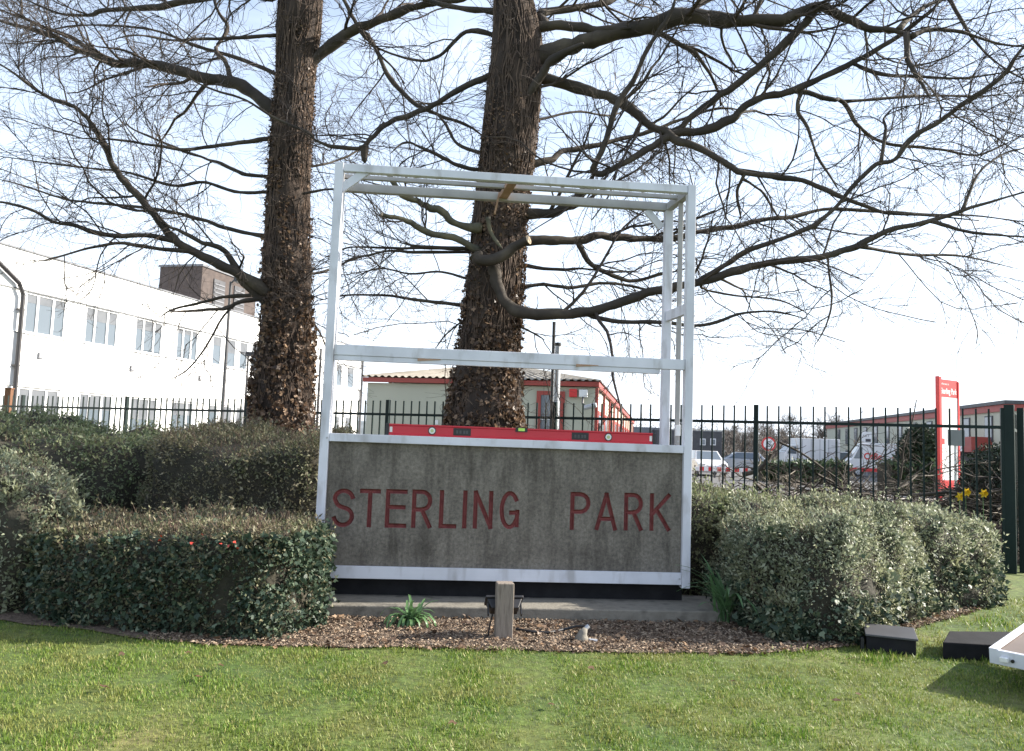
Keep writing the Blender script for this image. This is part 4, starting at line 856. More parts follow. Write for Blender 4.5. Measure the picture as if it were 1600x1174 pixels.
T2 = [(757, 690, 126), (758, 640, 114), (762, 580, 104), (769, 500, 95), (774, 420, 88), (782, 330, 88), (792, 250, 91), (802, 150, 93), (808, 60, 84), (802, 0, 66), (800, -90, 60), (806, -260, 46), (812, -460, 30)]
L2 = [
 ([(835, 95), (880, 78), (912, 66), (960, 50), (1010, 42), (1060, 27), (1110, 28), (1161, 33), (1229, 30), (1275, 10), (1320, 28), (1350, 42), (1400, 48), (1425, 57)], 17, 7, 0, -1.4),
 ([(840, 45), (880, 40), (930, 46), (985, 44)], 10, 7, 0, -0.5),
 ([(1275, 10), (1249, 44), (1202, 91), (1161, 125), (1127, 148), (1094, 172), (1060, 200), (1030, 207)], 7.5, 6, -1.1, -0.6),
 ([(845, 118), (879, 130), (922, 143), (955, 153), (985, 170), (1012, 193), (1042, 208), (1060, 221), (1094, 233), (1127, 250), (1158, 270), (1212, 277), (1256, 283), (1296, 300), (1330, 314), (1380, 332), (1448, 337), (1530, 345)], 9.5, 3, 0, -1.6, {'dens': 0.7}),
 ([(1035, 210), (1060, 209), (1104, 202), (1144, 186), (1171, 162), (1212, 148), (1249, 138), (1296, 115), (1347, 91), (1397, 61), (1431, 37), (1465, 7), (1490, -30)], 8, 4, -0.6, -1.2),
 ([(1050, 212), (1012, 233), (972, 256), (939, 272), (926, 266), (938, 240), (949, 213), (965, 163), (992, 123), (1009, 83), (1028, 50), (1048, 20), (1060, -20)], 6.5, 4.5, -0.6, -1.1),
 ([(832, 264), (862, 249), (882, 236), (929, 228), (962, 219), (1009, 208), (1060, 189), (1120, 170), (1180, 175)], 6.5, 3, 0, 1.0),
 ([(815, 332), (856, 333), (889, 320), (915, 292), (930, 270)], 12, 6, 0, -0.7, {'dens': 0.7}),
 ([(822, 376), (862, 376), (905, 375), (939, 369), (972, 371), (1000, 374), (1060, 370), (1094, 361), (1144, 354), (1195, 344), (1246, 337), (1296, 327), (1381, 331), (1448, 335), (1530, 338), (1620, 350)], 9, 3, 0, 1.5, {'dens': 0.7}),
 ([(768, 416), (780, 452), (795, 478), (822, 490), (864, 492), (902, 490), (940, 483), (978, 468), (1024, 456), (1062, 447), (1098, 440), (1150, 425), (1200, 411), (1280, 402), (1330, 388), (1381, 364), (1448, 347), (1533, 320), (1620, 295)], 10.5, 4.5, -0.45, -1.9, {'dens': 0.55}),
 ([(905, 490), (966, 502), (1031, 504), (1098, 508), (1160, 490), (1215, 488), (1265, 500)], 4, 1.8, -0.8, -1.5),
 ([(1092, 441), (1120, 422), (1150, 402), (1180, 388), (1256, 361), (1296, 334), (1330, 294), (1370, 257), (1397, 250), (1424, 216), (1465, 192), (1509, 159), (1543, 138), (1573, 111), (1600, 71), (1640, 30)], 4.5, 4.0, 0.5, -0.5),
 ([(1377, 253), (1384, 202), (1381, 186), (1397, 168)], 3, 1.6, 0, 0.2),
 ([(1246, 142), (1296, 155), (1316, 159), (1340, 196), (1370, 219), (1414, 229), (1465, 233), (1522, 243), (1560, 230), (1610, 205)], 4.5, 2, -1.0, -0.2),
 ([(1425, 57), (1450, 47), (1500, 50), (1560, 68), (1620, 74)], 4.5, 2, -1.4, -1.2), ([(1415, 62), (1420, 95), (1440, 130), (1455, 155)], 5, 2.2, -1.4, -1.9),
 ([(1400, 40), (1440, 14), (1500, -8), (1580, -20)], 5, 2.5, -1.4, -0.6), ([(1316, 160), (1400, 152), (1470, 150), (1540, 150), (1610, 140)], 3.2, 1.6, 0.2, 1.0),
 ([(1330, 95), (1380, 117), (1440, 120), (1510, 122), (1600, 108)], 3.2, 1.6, -1.1, -2.0),
 ([(735, 392), (710, 373), (675, 366), (652, 355), (629, 343), (598, 336)], 6.5, 4.5, -0.3, -0.9, {'pale': 1, 'cut': 1, 'dens': 0.5}),
 ([(738, 357), (710, 350), (694, 332), (666, 322), (652, 313), (629, 306), (612, 280), (601, 267)], 7.5, 5, -0.3, -0.8, {'pale': 1, 'dens': 0.5}),
 ([(735, 390), (670, 387), (622, 379)], 4, 2.4, -0.2, -0.3, {'dens': 0.7}),
 ([(728, 400), (750, 407), (770, 406), (791, 397), (806, 384), (826, 375)], 11, 8.5, -0.62, -0.85, {'cut': 1, 'bare': 1}),
 ([(752, 340), (768, 365), (785, 390)], 4, 3.5, -0.5, -0.62, {'pale': 1, 'bare': 1}),
 ([(728, 480), (681, 473), (643, 468), (604, 462), (536, 462), (500, 470)], 3.5, 1.8, 0, 0.9),
 ([(735, 390), (660, 388), (606, 388), (560, 386), (536, 390), (522, 405)], 3, 1.5, 0, 0.7), ([(735, 394), (650, 394), (610, 392), (578, 399), (550, 404), (520, 424)], 3.2, 1.7, 0, -0.7),
 ([(728, 440), (690, 425), (640, 428), (590, 420), (540, 440)], 2.6, 1.4, 0, 1.3), ([(722, 490), (700, 520), (680, 545)], 2.4, 1.3, 0, -0.5, {'dens': 0.6}),
 ([(816, 412), (871, 422), (909, 420), (960, 425), (1000, 424)], 3.5, 2, 0, 0.7), ([(816, 452), (848, 445), (890, 450), (940, 443), (985, 447), (1040, 462)], 4.5, 2.5, 0, 0.6),
 ([(898, 376), (921, 410), (947, 426), (985, 439), (1031, 429), (1080, 418)], 5, 3, 0, 0.5), ([(816, 505), (832, 520), (852, 532)], 2.4, 1.2, -0.2, -0.6, {'dens': 0.6}),
 ([(785, 205), (829, 143), (862, 96), (912, 68)], 9, 9, -0.12, -0.75, {'dens': 0.6}),
 ([(762, 113), (716, 140), (673, 166), (640, 180), (606, 193), (580, 216), (566, 230), (530, 231), (498, 222), (478, 206), (432, 186), (382, 156), (332, 140), (299, 123), (270, 90)], 5.5, 2, 0, 0.1), ([(568, 228), (570, 255)], 7, 5, -0.4, -0.4, {'bare': 1}),
 ([(758, 247), (716, 226), (703, 206), (690, 186), (668, 168)], 4, 2.2, 0, 0.5), ([(756, 268), (720, 260), (690, 246), (663, 233), (633, 223), (610, 240)], 4, 2, 0, -0.9),
 ([(775, 60), (730, 50), (690, 85), (655, 95), (600, 80), (560, 60)], 4.5, 2, 0, 0.8), ([(775, 20), (700, 10), (620, -20), (560, -60)], 6, 3, 0, 0.8),
 ([(830, -40), (920, -70), (1040, -80), (1200, -110)], 13, 6, 0, -1.0), ([(850, 20), (940, 5), (1000, -20), (1100, -50)], 9, 5, 0, 1.2),
 ([(1060, 20), (1110, 0), (1180, -20), (1300, -15), (1400, -30)], 6, 3, -0.5, 0.8), ([(770, -100), (690, -150), (600, -160)], 9, 5, 0, 1),
 ([(1130, 30), (1128, 60), (1140, 90), (1155, 112)], 3, 1.6, -0.8, -0.6), ([(845, 190), (900, 175), (960, 180), (1000, 150)], 3, 1.5, 0, 1.2),
 ([(1160, 272), (1152, 300), (1158, 345)], 3.5, 2, -0.8, -0.6, {'dens': 0.6}), ([(1165, 280), (1190, 300), (1210, 330), (1220, 345)], 2.5, 1.5, -0.8, -0.4, {'dens': 0.6}),
 ([(1246, 170), (1262, 200), (1275, 240), (1300, 280), (1312, 300)], 3.5, 1.8, -1.0, -1.2, {'dens': 0.8}),
 ([(1296, 430), (1300, 470), (1290, 510), (1270, 545)], 2.0, 1.1, -1.2, -1.4, {'dens': 0.7}), ([(1340, 392), (1420, 398), (1500, 400), (1590, 420)], 3, 1.4, -1.2, -0.4),
 ([(1450, 350), (1510, 362), (1570, 368), (1620, 372)], 3, 1.4, -1.2, -2.0), ([(1100, 452), (1150, 462), (1220, 470), (1280, 500)], 2.6, 1.3, -1.2, -0.8),
 ([(1480, 0), (1520, 60), (1560, 100), (1610, 130)], 3, 1.5, -0.8, -2), ([(1500, 320), (1530, 270), (1570, 240), (1610, 230)], 2.4, 1.3, -1.6, -1.2),
]
make_tree('bare tree with thick leaf-covered trunk and wide limbs behind the slab centre', T2, 11.4, L2, 5.0, 26000, 6.5)

# ================================================================== BRUSH PILE BEHIND THE FENCE, DAFFODILS, EVERGREENS
bank = [(2.6, 13.2), (4.0, 12.6), (6.2, 11.7), (8.8, 11.9), (9.2, 14.6), (6, 15.6), (3.2, 15.2)]
lp = smooth_loop(bank, 60); cc = lp.mean(0); bv, bf = [], []
for s_, z in ((1.0, -0.02), (0.9, 0.25), (0.75, 0.48), (0.5, 0.6), (0.2, 0.64), (0.01, 0.65)):
    for q in lp:
        w = cc + (q - cc) * s_; bv.append((w[0], w[1], z + (0.09 * mnoise.noise((w[0] * 2, w[1] * 2, 0)) if z > 0 else 0)))
for r_ in range(5):
    for k in range(60): bf.append((r_ * 60 + k, r_ * 60 + (k + 1) % 60, (r_ + 1) * 60 + (k + 1) % 60, (r_ + 1) * 60 + k))
tag(link('soil_bank', np_mesh('soil_bank', bv, bf, True), None, m_soil), kind='structure')
def brush(n, L0, L1, r0, r1):
    X = rng.uniform(3.0, 8.6, n); Y = rng.uniform(12.1, 14.4, n) - 0.30 * (X - 5.5); Z = 0.25 + 0.75 * rng.random(n) * np.clip((X - 3.0) / 2.0, 0.15, 1)
    th = rng.normal(0, 0.5, n) + (rng.random(n) < 0.5) * math.pi; d = unit(np.stack([np.cos(th), np.sin(th) * 0.6, rng.normal(0.02, 0.2, n)], 1)); L = rng.uniform(L0, L1, n); p = np.stack([X, Y, Z], 1) - d * L[:, None] / 2; out = [p]
    for k in range(6): d = unit(d + rng.normal(0, 0.2, (n, 3))); p = p + d * L[:, None] / 6; p[:, 2] = np.maximum(p[:, 2], 0.05); out.append(p)
    return np.stack(out, 1), rng.uniform(r0, r1, n)[:, None] * np.linspace(1, 0.4, 7)[None]
VV, FF, nv = [], [], 0
a, ra = brush(150, 1.0, 2.4, 0.010, 0.026); b, rb = spawn(a, ra, 6, 0.3, 0.75, grav=-0.12, rmin=0.006); c, rc = spawn(b, rb, 5, 0.15, 0.45, grav=-0.05, rmin=0.0045); d2, rd2 = brush(500, 0.4, 1.2, 0.005, 0.010)
for pa, r_, s_ in ((a, ra, 6), (b, rb, 4), (c, rc, 3), (d2, rd2, 3)):
    V, Fq = tubes(pa, r_, s_); VV.append(V); FF.append(Fq + nv); nv += len(V)
tag(link('cut_brushwood', np_mesh('cut_brushwood', np.vstack(VV), np.vstack(FF), True), None, m_brush), 'tangled heap of cut bare branches behind the green fence', 'brushwood', kind='stuff')
# single larger cut branches standing out of the heap
for pts, r0 in (([(1215, 690), (1250, 707), (1290, 735), (1330, 765), (1345, 790)], 0.020), ([(1160, 742), (1185, 735), (1200, 718), (1206, 706)], 0.045), ([(1395, 790), (1408, 740), (1412, 700), (1425, 660), (1432, 625)], 0.018),
                ([(1500, 775), (1450, 742), (1500, 728), (1555, 722)], 0.014), ([(1290, 752), (1330, 772), (1345, 762), (1300, 757)], 0.018), ([(1230, 800), (1290, 745), (1340, 690), (1345, 640)], 0.016)):
    q = catmull([P(x, y, 12.7 - 0.25 * i / len(pts)) for i, (x, y) in enumerate(pts)], 16)
    o = link('cut_branch', tube_mesh('cut_branch', q, np.linspace(r0, r0 * 0.4, 16), 7, 0.15, pts[0][0]), None, m_brush); tag(o, 'long bare cut branch sticking out of the brushwood heap', 'branch', 'cut branches on the brushwood heap')
    a, ra = spawn(q[None], np.linspace(r0, r0 * 0.4, 16)[None], 9, 0.2, 0.6, rmin=0.005); V, Fq = tubes(a, ra, 3); tag(link('side_shoots', np_mesh('side_shoots', V, Fq), o, m_brush), kind='stuff')
for px_, py_ in ((1498, 776), (1508, 769), (1535, 771)):
    q = P(px_, py_, 11.45); e = empty('daffodil', (q[0], q[1], 0.2), 0, 'yellow daffodil flowering at the foot of the brushwood heap', 'flower', 'daffodils by the brushwood')
    h = q[2] - 0.2
    MB().tube([(0, 0, 0), (0.01, 0, h * 0.6), (0, -0.01, h - 0.01), (0, -0.035, h)], 0.006, 6).build('stem', m_strap, e)
    for k in range(6):
        an = k * math.pi / 3; c_, s_ = math.cos(an), math.sin(an)
        MB().add([(0, -0.035, h), (c_ * .035 - s_ * .02, -0.04, h + s_ * .035 + c_ * .02), (c_ * .072, -0.032, h + s_ * .072), (c_ * .035 + s_ * .02, -0.04, h + s_ * .035 - c_ * .02), (c_*.03, -0.03, h + s_*.03)], [(0, 1, 2, 3), (0, 4, 1), (4, 2, 1), (4, 3, 2), (0, 3, 4)]).build('petal', m_yellow, e)
    MB().tube([(0, -0.03, h), (0, -0.055, h), (0, -0.085, h)], [0.016, 0.024, 0.034], 10, cap=False).build('trumpet', m_yellow, e)
def bush(label, loc, rx, ry, h, leaf, n, size, name='shrub', cat='shrub', seed=0):
    e = empty(name, loc, 0, label, cat); nT, nR = 28, 10; V = []
    for r_ in range(nR):
        f = r_ / (nR - 1); z = h * f; s_ = math.sin(math.pi * (0.18 + 0.80 * f)) ** 0.6
        for k in range(nT):
            an = 2 * math.pi * k / nT; w = 1 + 0.28 * mnoise.noise((math.cos(an) * 1.5 + seed, math.sin(an) * 1.5, z * 1.2))
            V.append((math.cos(an) * rx * s_ * w, math.sin(an) * ry * s_ * w, z))
    V = np.array(V); T = []
    for r_ in range(nR - 1):
        for k in range(nT):
            a, b, c, d = r_ * nT + k, r_ * nT + (k + 1) % nT, (r_ + 1) * nT + (k + 1) % nT, (r_ + 1) * nT + k; T += [(a, b, c), (a, c, d)]
    T = np.array(T); Vc = V.copy(); Vc[:, :2] *= 0.86; Vc[:, 2] *= 0.93
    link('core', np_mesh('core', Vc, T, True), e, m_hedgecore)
    Pp, Nn = sample_tris(V, T, n); Pp = Pp + Nn * rng.uniform(-0.16 * rx, 0.05 * rx, n)[:, None]
    Vv, Ff = scatter(Pp, unit(Nn * 0.6 + rng.normal(0, 0.7, (n, 3))), unit(Nn + rng.normal(0, 0.5, (n, 3)) + np.array([0, 0, .3])), rng.uniform(*size, n), LEAF_V, LEAF_F)
    tag(link('foliage', np_mesh('foliage', Vv, Ff), e, leaf), kind='stuff'); return e
q = P(1556, 740, 13.6); bush('dark evergreen shrub behind the fence next to the green corner post', (q[0], q[1], 0), 0.62, 0.7, 1.78, m_evergreen, 9000, (0.04, 0.09), seed=3)
q = P(1438, 700, 34); bush('dark loose evergreen between the van and the red totem sign', (q[0], q[1], 0), 0.85, 1.0, 2.85, m_evergreen, 6000, (0.12, 0.3), seed=5)
q = P(835, 690, 11.6); bush('little green weed growing at the foot of the thick trunk', (q[0], q[1], 0), 0.16, 0.15, 1.7, m_hedge_green, 500, (0.05, 0.09), name='weed', cat='plant', seed=8)

# ================================================================== GREEN FENCE
FS = -0.418; FA = math.atan(FS); F0 = 13.72
FXL, FXR = -13.2, 6.72
FLEN = (FXR - FXL) / math.cos(FA)
fe = empty('bar_fence', (FXL, F0 + FS * FXL, 0), FA, 'dark green vertical bar fence running behind the trees and hedges', 'fence')
FH = 2.2; fpost = MB().box(-0.033, 0.033, -0.033, 0.033, 0, FH + 0.015).mesh('post'); fpale = MB().box(-0.0115, 0.0115, -0.0115, 0.0115, 0.12, FH).mesh('pale')
fpost.materials.append(m_green); fpale.materials.append(m_green)
t = FLEN; posts = []
while t > 0: posts.append(t); t -= 3.24
for p_ in posts: link('post', fpost, fe).location = (p_, 0.0, 0)
for i in range(len(posts)):
    b = posts[i]; a = posts[i + 1] if i + 1 < len(posts) else 0.0
    if b - a < 0.5: continue
    for z in (FH - 0.25, 0.22): MB().box(a + 0.034, b - 0.034, -0.025, -0.013, z - 0.022, z + 0.022).build('rail', m_green, fe)
    n = int((b - a) / 0.161)
    for k in range(1, n):
        o = link('pale', fpale, fe); o.location = (a + (b - a) * k / n, 0.0, 0); o.rotation_euler = (0, rng.normal(0, 0.002), 0)
# corner section going away from the lawn's edge
cxy = np.array([FXR + 0.07, F0 + FS * FXR - 0.02])
fe2 = empty('return_fence', (cxy[0], cxy[1], 0), math.atan2(1.0, 0.70), 'dark green bar fence section turning away at the thick corner post', 'fence')
bx('corner_post', m_green, fe2, -0.06, 0.06, -0.06, 0.06, 0, FH + 0.06, bevel=0.006)
bx('gate_post', m_green, fe2, -0.04 + 0.2, 0.04 + 0.2, -0.16, -0.08, 0, FH + 0.03, bevel=0.005)
for z in (FH - 0.25, 0.22): bx('rail', m_green, fe2, 0.062, 4.0, -0.02, 0.02, z - 0.022, z + 0.022)
for k in range(1, 26):
    o = link('pale', fpale, fe2); o.location = (0.062 + k * 0.152, 0, 0)

# ================================================================== WHITE OFFICE BUILDING (left)
wb_ = empty('office_building', (-16, 25, 0), math.atan2(1, 0.252), 'long two-storey white rendered office building with window rows', 'building')
U = 1.0312
WTOP = 7.15
wins1 = [(0.72, 2.38), (3.22, 4.80), (5.70, 7.25), (8.1, 9.5)]
wins_n = [(10.5, 11.2), (11.55, 12.3), (12.55, 13.25), (13.5, 14.2), (14.5, 15.2), (16.6, 17.6), (18.9, 19.9), (22.35, 23.1), (23.75, 24.7)]
wins0 = [(-2.2, -0.6)]
allw = wins0 + wins1 + wins_n
X0w, X1w = -9.0, 25.6 * U
wall = MB()
def band(z0, z1, zs0, zs1):
    wall.box(X0w, X1w, 0.0, 0.22, z1, zs1); xs_ = [X0w] + [v * U for w in allw for v in w] + [X1w]
    for i in range(0, len(xs_), 2):
        if xs_[i + 1] > xs_[i]: wall.box(xs_[i], xs_[i + 1], 0.045, 0.22, z0, z1)
wall.box(X0w, X1w, 0.0, 0.22, -0.05, 0.9); band(0.9, 2.78, 0, 4.52); band(4.52, 5.88, 0, WTOP)
wall.box(X0w, X1w, 0.34, 11.0, -0.05, WTOP - 0.15); wall.box(X1w - 0.22, X1w, 0.222, 0.338, -0.05, WTOP); wall.box(X0w, X1w - .23, 0.222, 0.338, 5.9, WTOP)
wall.build('wall', m_render, wb_)
bx('coping', m_coping, wb_, X0w, X1w + 0.03, -0.05, 0.30, WTOP + 0.002, WTOP + 0.055)
for zz in (4.50, 5.90): bx('course_shadow_line', m_coping, wb_, X0w, X1w, -0.012, -0.002, zz - 0.02, zz + 0.012)  # dark strips; the lintel one stands in for the recess's shadow line
for (a, b) in allw:
    for z0, z1 in ((0.9, 2.78), (4.52, 5.88)):
        a_, b_ = a * U + 0.004, b * U - 0.004
        w = empty('window', (0, 0, 0)); w.parent = wb_
        f = MB(); fw = 0.07
        f.box(a_, a_ + fw, 0.07, 0.16, z0, z1).box(b_ - fw, b_, 0.07, 0.16, z0, z1).box(a_ + fw, b_ - fw, 0.07, 0.16, z0, z0 + fw).box(a_ + fw, b_ - fw, 0.07, 0.16, z1 - fw, z1)
        cols = [a_ + fw, b_ - fw] if b - a < 1.2 else [a_ + fw, a_ + (b_ - a_) * .3, a_ + (b_ - a_) * .68, b_ - fw]
        for cxx in cols[1:-1]: f.box(cxx - 0.045, cxx + 0.045, 0.065, 0.155, z0 + fw, z1 - fw)
        f.build('frame', m_upvc, w)
        bx('sill', m_upvc, w, a_ - 0.02, b_ + 0.02, -0.05, 0.068, z0 - 0.03, z0 + 0.012)
        for i in range(len(cols) - 1):
            bx('pane', m_glass, w, cols[i], cols[i + 1], 0.10, 0.11, z0 + fw, z1 - fw)
        hb = rng.uniform(0.15, 0.6)
        bx('blind', m_blind, w, a_ + fw, b_ - fw, 0.094, 0.0985, z1 - fw - (z1 - z0 - 2 * fw) * hb, z1 - fw)
for tt in (1.3, 5.5, 9.6):
    v = bx('wall_vent', m_coping, wb_, tt * U, tt * U + 0.2, -0.06, -0.002, 3.75, 3.80)
    bx('vent_hood', m_coping, v, tt * U, tt * U + 0.05, -0.06, -0.002, 3.803, 3.95)
dp = empty('drainpipe', (0, 0, 0)); dp.parent = wb_
MB().tube([(0.45 * U, -0.12, 0), (0.45 * U, -0.12, 5.7), (0.25 * U, -0.13, 6.05), (-1.2, -0.16, 6.9)], 0.07, 12).build('pipe', m_brown_pipe, dp)
for zz in (1.4, 3.4, 5.2): bx('pipe_clip', m_brown_pipe, dp, 0.45 * U - 0.11, 0.45 * U + 0.11, -0.13, -0.001, zz, zz + 0.05)
MB().tube([(X1w - 0.1, -0.1, 0), (X1w - 0.1, -0.1, WTOP)], 0.07, 10).build('downpipe', m_darkgrey, wb_)
# roof housing
th_ = empty('roof_housing', (0, 0, WTOP - 0.15)); tag(th_, 'brown brick plant room standing on the white office roof', 'plant room')
q = P(313, 470, 37.0); th_.location = (q[0], q[1], WTOP - 0.15); th_.rotation_euler = (0, 0, math.atan2(1, 0.252) - math.pi / 2)
hz_ = 1.5 + (P(313, 416, 37.0)[2] - 1.5) - (WTOP - 0.15)
bx('walls', m_brickbrown, th_, -2.3, 0.0, 0.0, 4.6, 0.0, hz_)
bx('roof_edge', m_coping, th_, -2.36, 0.06, -0.06, 4.66, hz_ + 0.002, hz_ + 0.1)
for yy in (0.9, 2.6): 
    w = bx('louvre', m_darkgrey, th_, 0.002, 0.05, yy, yy + 0.9, 0.5, hz_ - 0.4)
    for k in range(6): bx('blade', m_coping, w, 0.052, 0.08, yy + 0.05, yy + 0.85, 0.6 + k * 0.2, 0.66 + k * 0.2)

# stained timber post beyond the fence
q = P(11, 650, 20.5); tp_ = empty('gate_timber', (q[0], q[1], 0), 0.1, 'brown timber post before the white office wall by the drainpipe', 'post')
bx('shaft', m_brownwood, tp_, -0.075, 0.075, -0.075, 0.075, 0, P(11, 608, 20.5)[2], bevel=0.006); bx('cap', m_brownwood, tp_, -0.09, 0.09, -0.09, 0.09, P(11, 608, 20.5)[2] + .002, P(11, 608, 20.5)[2] + 0.03)

# ================================================================== LAMP POSTS AND POLES
def lamp_post(px_, top, Y, r0, m, label, arm=0.5, head=True, group=None):
    b = P(px_, 650, Y); h = P(px_, top, Y)[2]; e = empty('lamp_post', (b[0], b[1], 0), 0, label, 'lamp post', group)
    MB().tube([(0, 0, 0), (0, 0, 1.1)], r0 * 1.5, 12).build('base_sleeve', m, e); MB().tube([(0, 0, 1.1), (0, 0, h)], [r0, r0 * 0.75], 12).build('column', m, e)
    if head:
        MB().tube([(0, 0, h - 0.05), (arm * .5, -0.1, h + 0.05), (arm, -0.15, h + 0.06)], r0 * 0.5, 8).build('arm', m, e)
        MB().prism([(arm - 0.12, h - 0.04), (arm + 0.42, h + 0.0), (arm + 0.40, h + 0.12), (arm - 0.1, h + 0.13)], 1, -0.3, 0.0).build('lantern', m, e)
    return e
lamp_post(347, 440, 23.5, 0.055, m_darkgrey, 'tall thin dark lamp post rising past the brown plant room', 0.3)
lamp_post(382, 556, 30, 0.05, m_darkgrey, 'short dark lamp post with box lantern left of the slim ivy-wrapped trunk', 0.1)
lamp_post(496, 545, 31, 0.06, m_darkgrey, 'dark lamp post between the slim trunk and the frame’s left post'.replace('’', ''), -0.2, False)
for px_, top, Y, r_, m, lab in ((868, 541, 14.6, 0.060, m_galv, 'thick grey steel pole behind the fence right of the thick trunk'), (861, 508, 15.2, 0.032, m_black, 'slim black pole directly beside the thick grey steel pole')):
    b = P(px_, 665, Y); h = P(px_, top, Y)[2]; e = empty('pole', (b[0], b[1], 0), 0, lab, 'pole')
    MB().tube([(0, 0, 0), (0, 0, h)], r_, 16).build('shaft', m, e, smooth=False); MB().tube([(0, 0, h + 0.001), (0, 0, h + 0.06)], r_ * 1.06, 12).build('cap', m_black, e)

# ================================================================== LOW CREAM UNIT WITH RED TRIM
BA = -math.atan(0.185)
lbp = P(928, 690, 24.0)
LW, LDEP, EH = 7.2, 37.0, 3.42
lbd = empty('low_unit', (lbp[0], lbp[1], 0), BA, 'low cream unit with red fascia and grey corrugated hipped roof', 'building')
# local: x to the right (front wall from -LW to 0), y away
bx('wall', m_cream, lbd, -LW, 0, 0, LDEP, -0.05, EH - 0.16)
fa_ = MB().box(-LW - 0.12, 0.12, -0.14, -0.02, EH - 0.14, EH).build('front_fascia', m_redtrim, lbd); MB().box(0.02, 0.12, -0.018, LDEP + .1, EH - 0.15, EH).build('side_fascia', m_redtrim, lbd)
def corrugated(name, c0, c1, top0, top1, n):
    V, Fq = [], []; c0, c1, top0, top1 = map(lambda p: np.array(p, float), (c0, c1, top0, top1)); nrm = unit(np.cross(c1 - c0, top0 - c0)); nrm = nrm * (1 if nrm[2] > 0 else -1)
    for i in range(n * 4 + 1):
        s_ = i / (n * 4); o = nrm * 0.035 * math.sin(i * math.pi / 2 + 0.6); V += [c0 + (c1 - c0) * s_ + o, top0 + (top1 - top0) * s_ + o]
    for i in range(n * 4): Fq.append((2 * i, 2 * i + 2, 2 * i + 3, 2 * i + 1))
    return link(name, np_mesh(name, V, Fq), lbd, m_roof)
RH = 4.22; e0 = EH + 0.045
corrugated('roof_sheet', (-LW - .16, -.18, e0), (0.16, -.18, e0), (-LW / 2 - .4, 3.4, RH), (-LW / 2 + .4, 3.4, RH), 34)
corrugated('roof_sheet', (0.16, -.18, e0), (0.16, LDEP, e0), (-LW / 2 + .4, 3.4, RH), (-LW / 2 + .4, LDEP - 3, RH), 60)
corrugated('roof_sheet', (-LW - .16, LDEP, e0), (-LW - .16, -.18, e0), (-LW / 2 - .4, LDEP - 3, RH), (-LW / 2 - .4, 3.4, RH), 60)
corrugated('roof_ridge', (-LW / 2 - .45, 3.35, RH - .02), (-LW / 2 - .45, LDEP - 3, RH - .02), (-LW / 2 + .45, 3.35, RH - .02), (-LW / 2 + .45, LDEP - 3, RH - .02), 30)
def front_x(px_, y=0.0):   # photo column -> local x on the front wall
    d = ray(px_, 650); A = np.array([math.cos(BA), math.sin(BA)]); Mx = np.array([[d[0], -A[0]], [d[1], -A[1]]]); s_ = np.linalg.solve(Mx, lbp[:2] - EYE[:2]); return float(s_[1])
dx0, dx1 = front_x(838), front_x(882)
dr = empty('door', (0, 0, 0)); dr.parent = lbd; DZ = 3.12
MB().box(dx0, dx0 + 0.13, -0.06, -0.002, 0, DZ).box(dx1 - 0.13, dx1, -0.06, -0.002, 0, DZ).box(dx0 + .131, dx1 - .131, -0.06, -0.002, DZ - 0.12, DZ).build('frame', m_redtrim, dr)
bx('glass_leaf', m_glass, dr, dx0 + 0.132, dx1 - 0.132, -0.03, -0.004, 0.05, DZ - 0.122)
for zz in (1.0, 2.25): bx('transom', m_upvc, dr, dx0 + 0.132, dx1 - 0.132, -0.045, -0.031, zz, zz + 0.05)
ax_ = front_x(895); bx('alarm_box', m_signred, lbd, ax_ - 0.12, ax_ + 0.12, -0.12, -0.002, 2.95, 3.2, bevel=0.02)
ax_ = front_x(911); cv = bx('camera_mount', m_upvc, lbd, ax_ - 0.13, ax_ + 0.13, -0.16, -0.002, 2.95, 3.18, bevel=0.02)
MB().tube([(ax_, -0.16, 2.95), (ax_, -0.25, 2.75), (ax_ + 0.15, -0.35, 2.65)], 0.03, 8).build('camera_arm', m_darkgrey, cv)
MB().tube([(ax_ + 0.05, -0.35, 2.62), (ax_ + 0.42, -0.4, 2.72)], 0.075, 10).build('camera', m_galv, cv)
ax_ = front_x(682); bx('vent', m_upvc, lbd, ax_ - 0.06, ax_ + 0.06, -0.03, -0.002, 2.0, 2.14)
MB().box(0.002, 0.09, 0.0, 0.16, 0, EH - 0.175).build('corner_trim', m_redtrim, lbd)
for k in range(11):
    y0 = 1.2 + k * 3.2
    w = empty('window', (0, 0, 0)); w.parent = lbd
    MB().box(0.002, 0.03, y0 + .06, y0 + 0.16, 0.8, 2.62).box(0.002, 0.03, y0 + 1.54, y0 + 1.64, 0.8, 2.62).box(0.002, 0.028, y0 + .161, y0 + 1.539, 2.5, 2.62).build('red_frame', m_redtrim, w)
    bx('pane', m_glass, w, 0.002, 0.015, y0 + 0.161, y0 + 1.539, 0.9, 2.49)
    bx('mullion', m_upvc, w, 0.0155, 0.03, y0 + 0.82, y0 + 0.88, 0.9, 2.49)
    bx('red_pilaster', m_redtrim, lbd, 0.002, 0.07, y0 + 2.3, y0 + 2.5, 0, EH - .18)
bx('dark_sign', m_darkgrey, lbd, 0.10, 0.14, 0.3, 2.2, 1.55, 2.2)

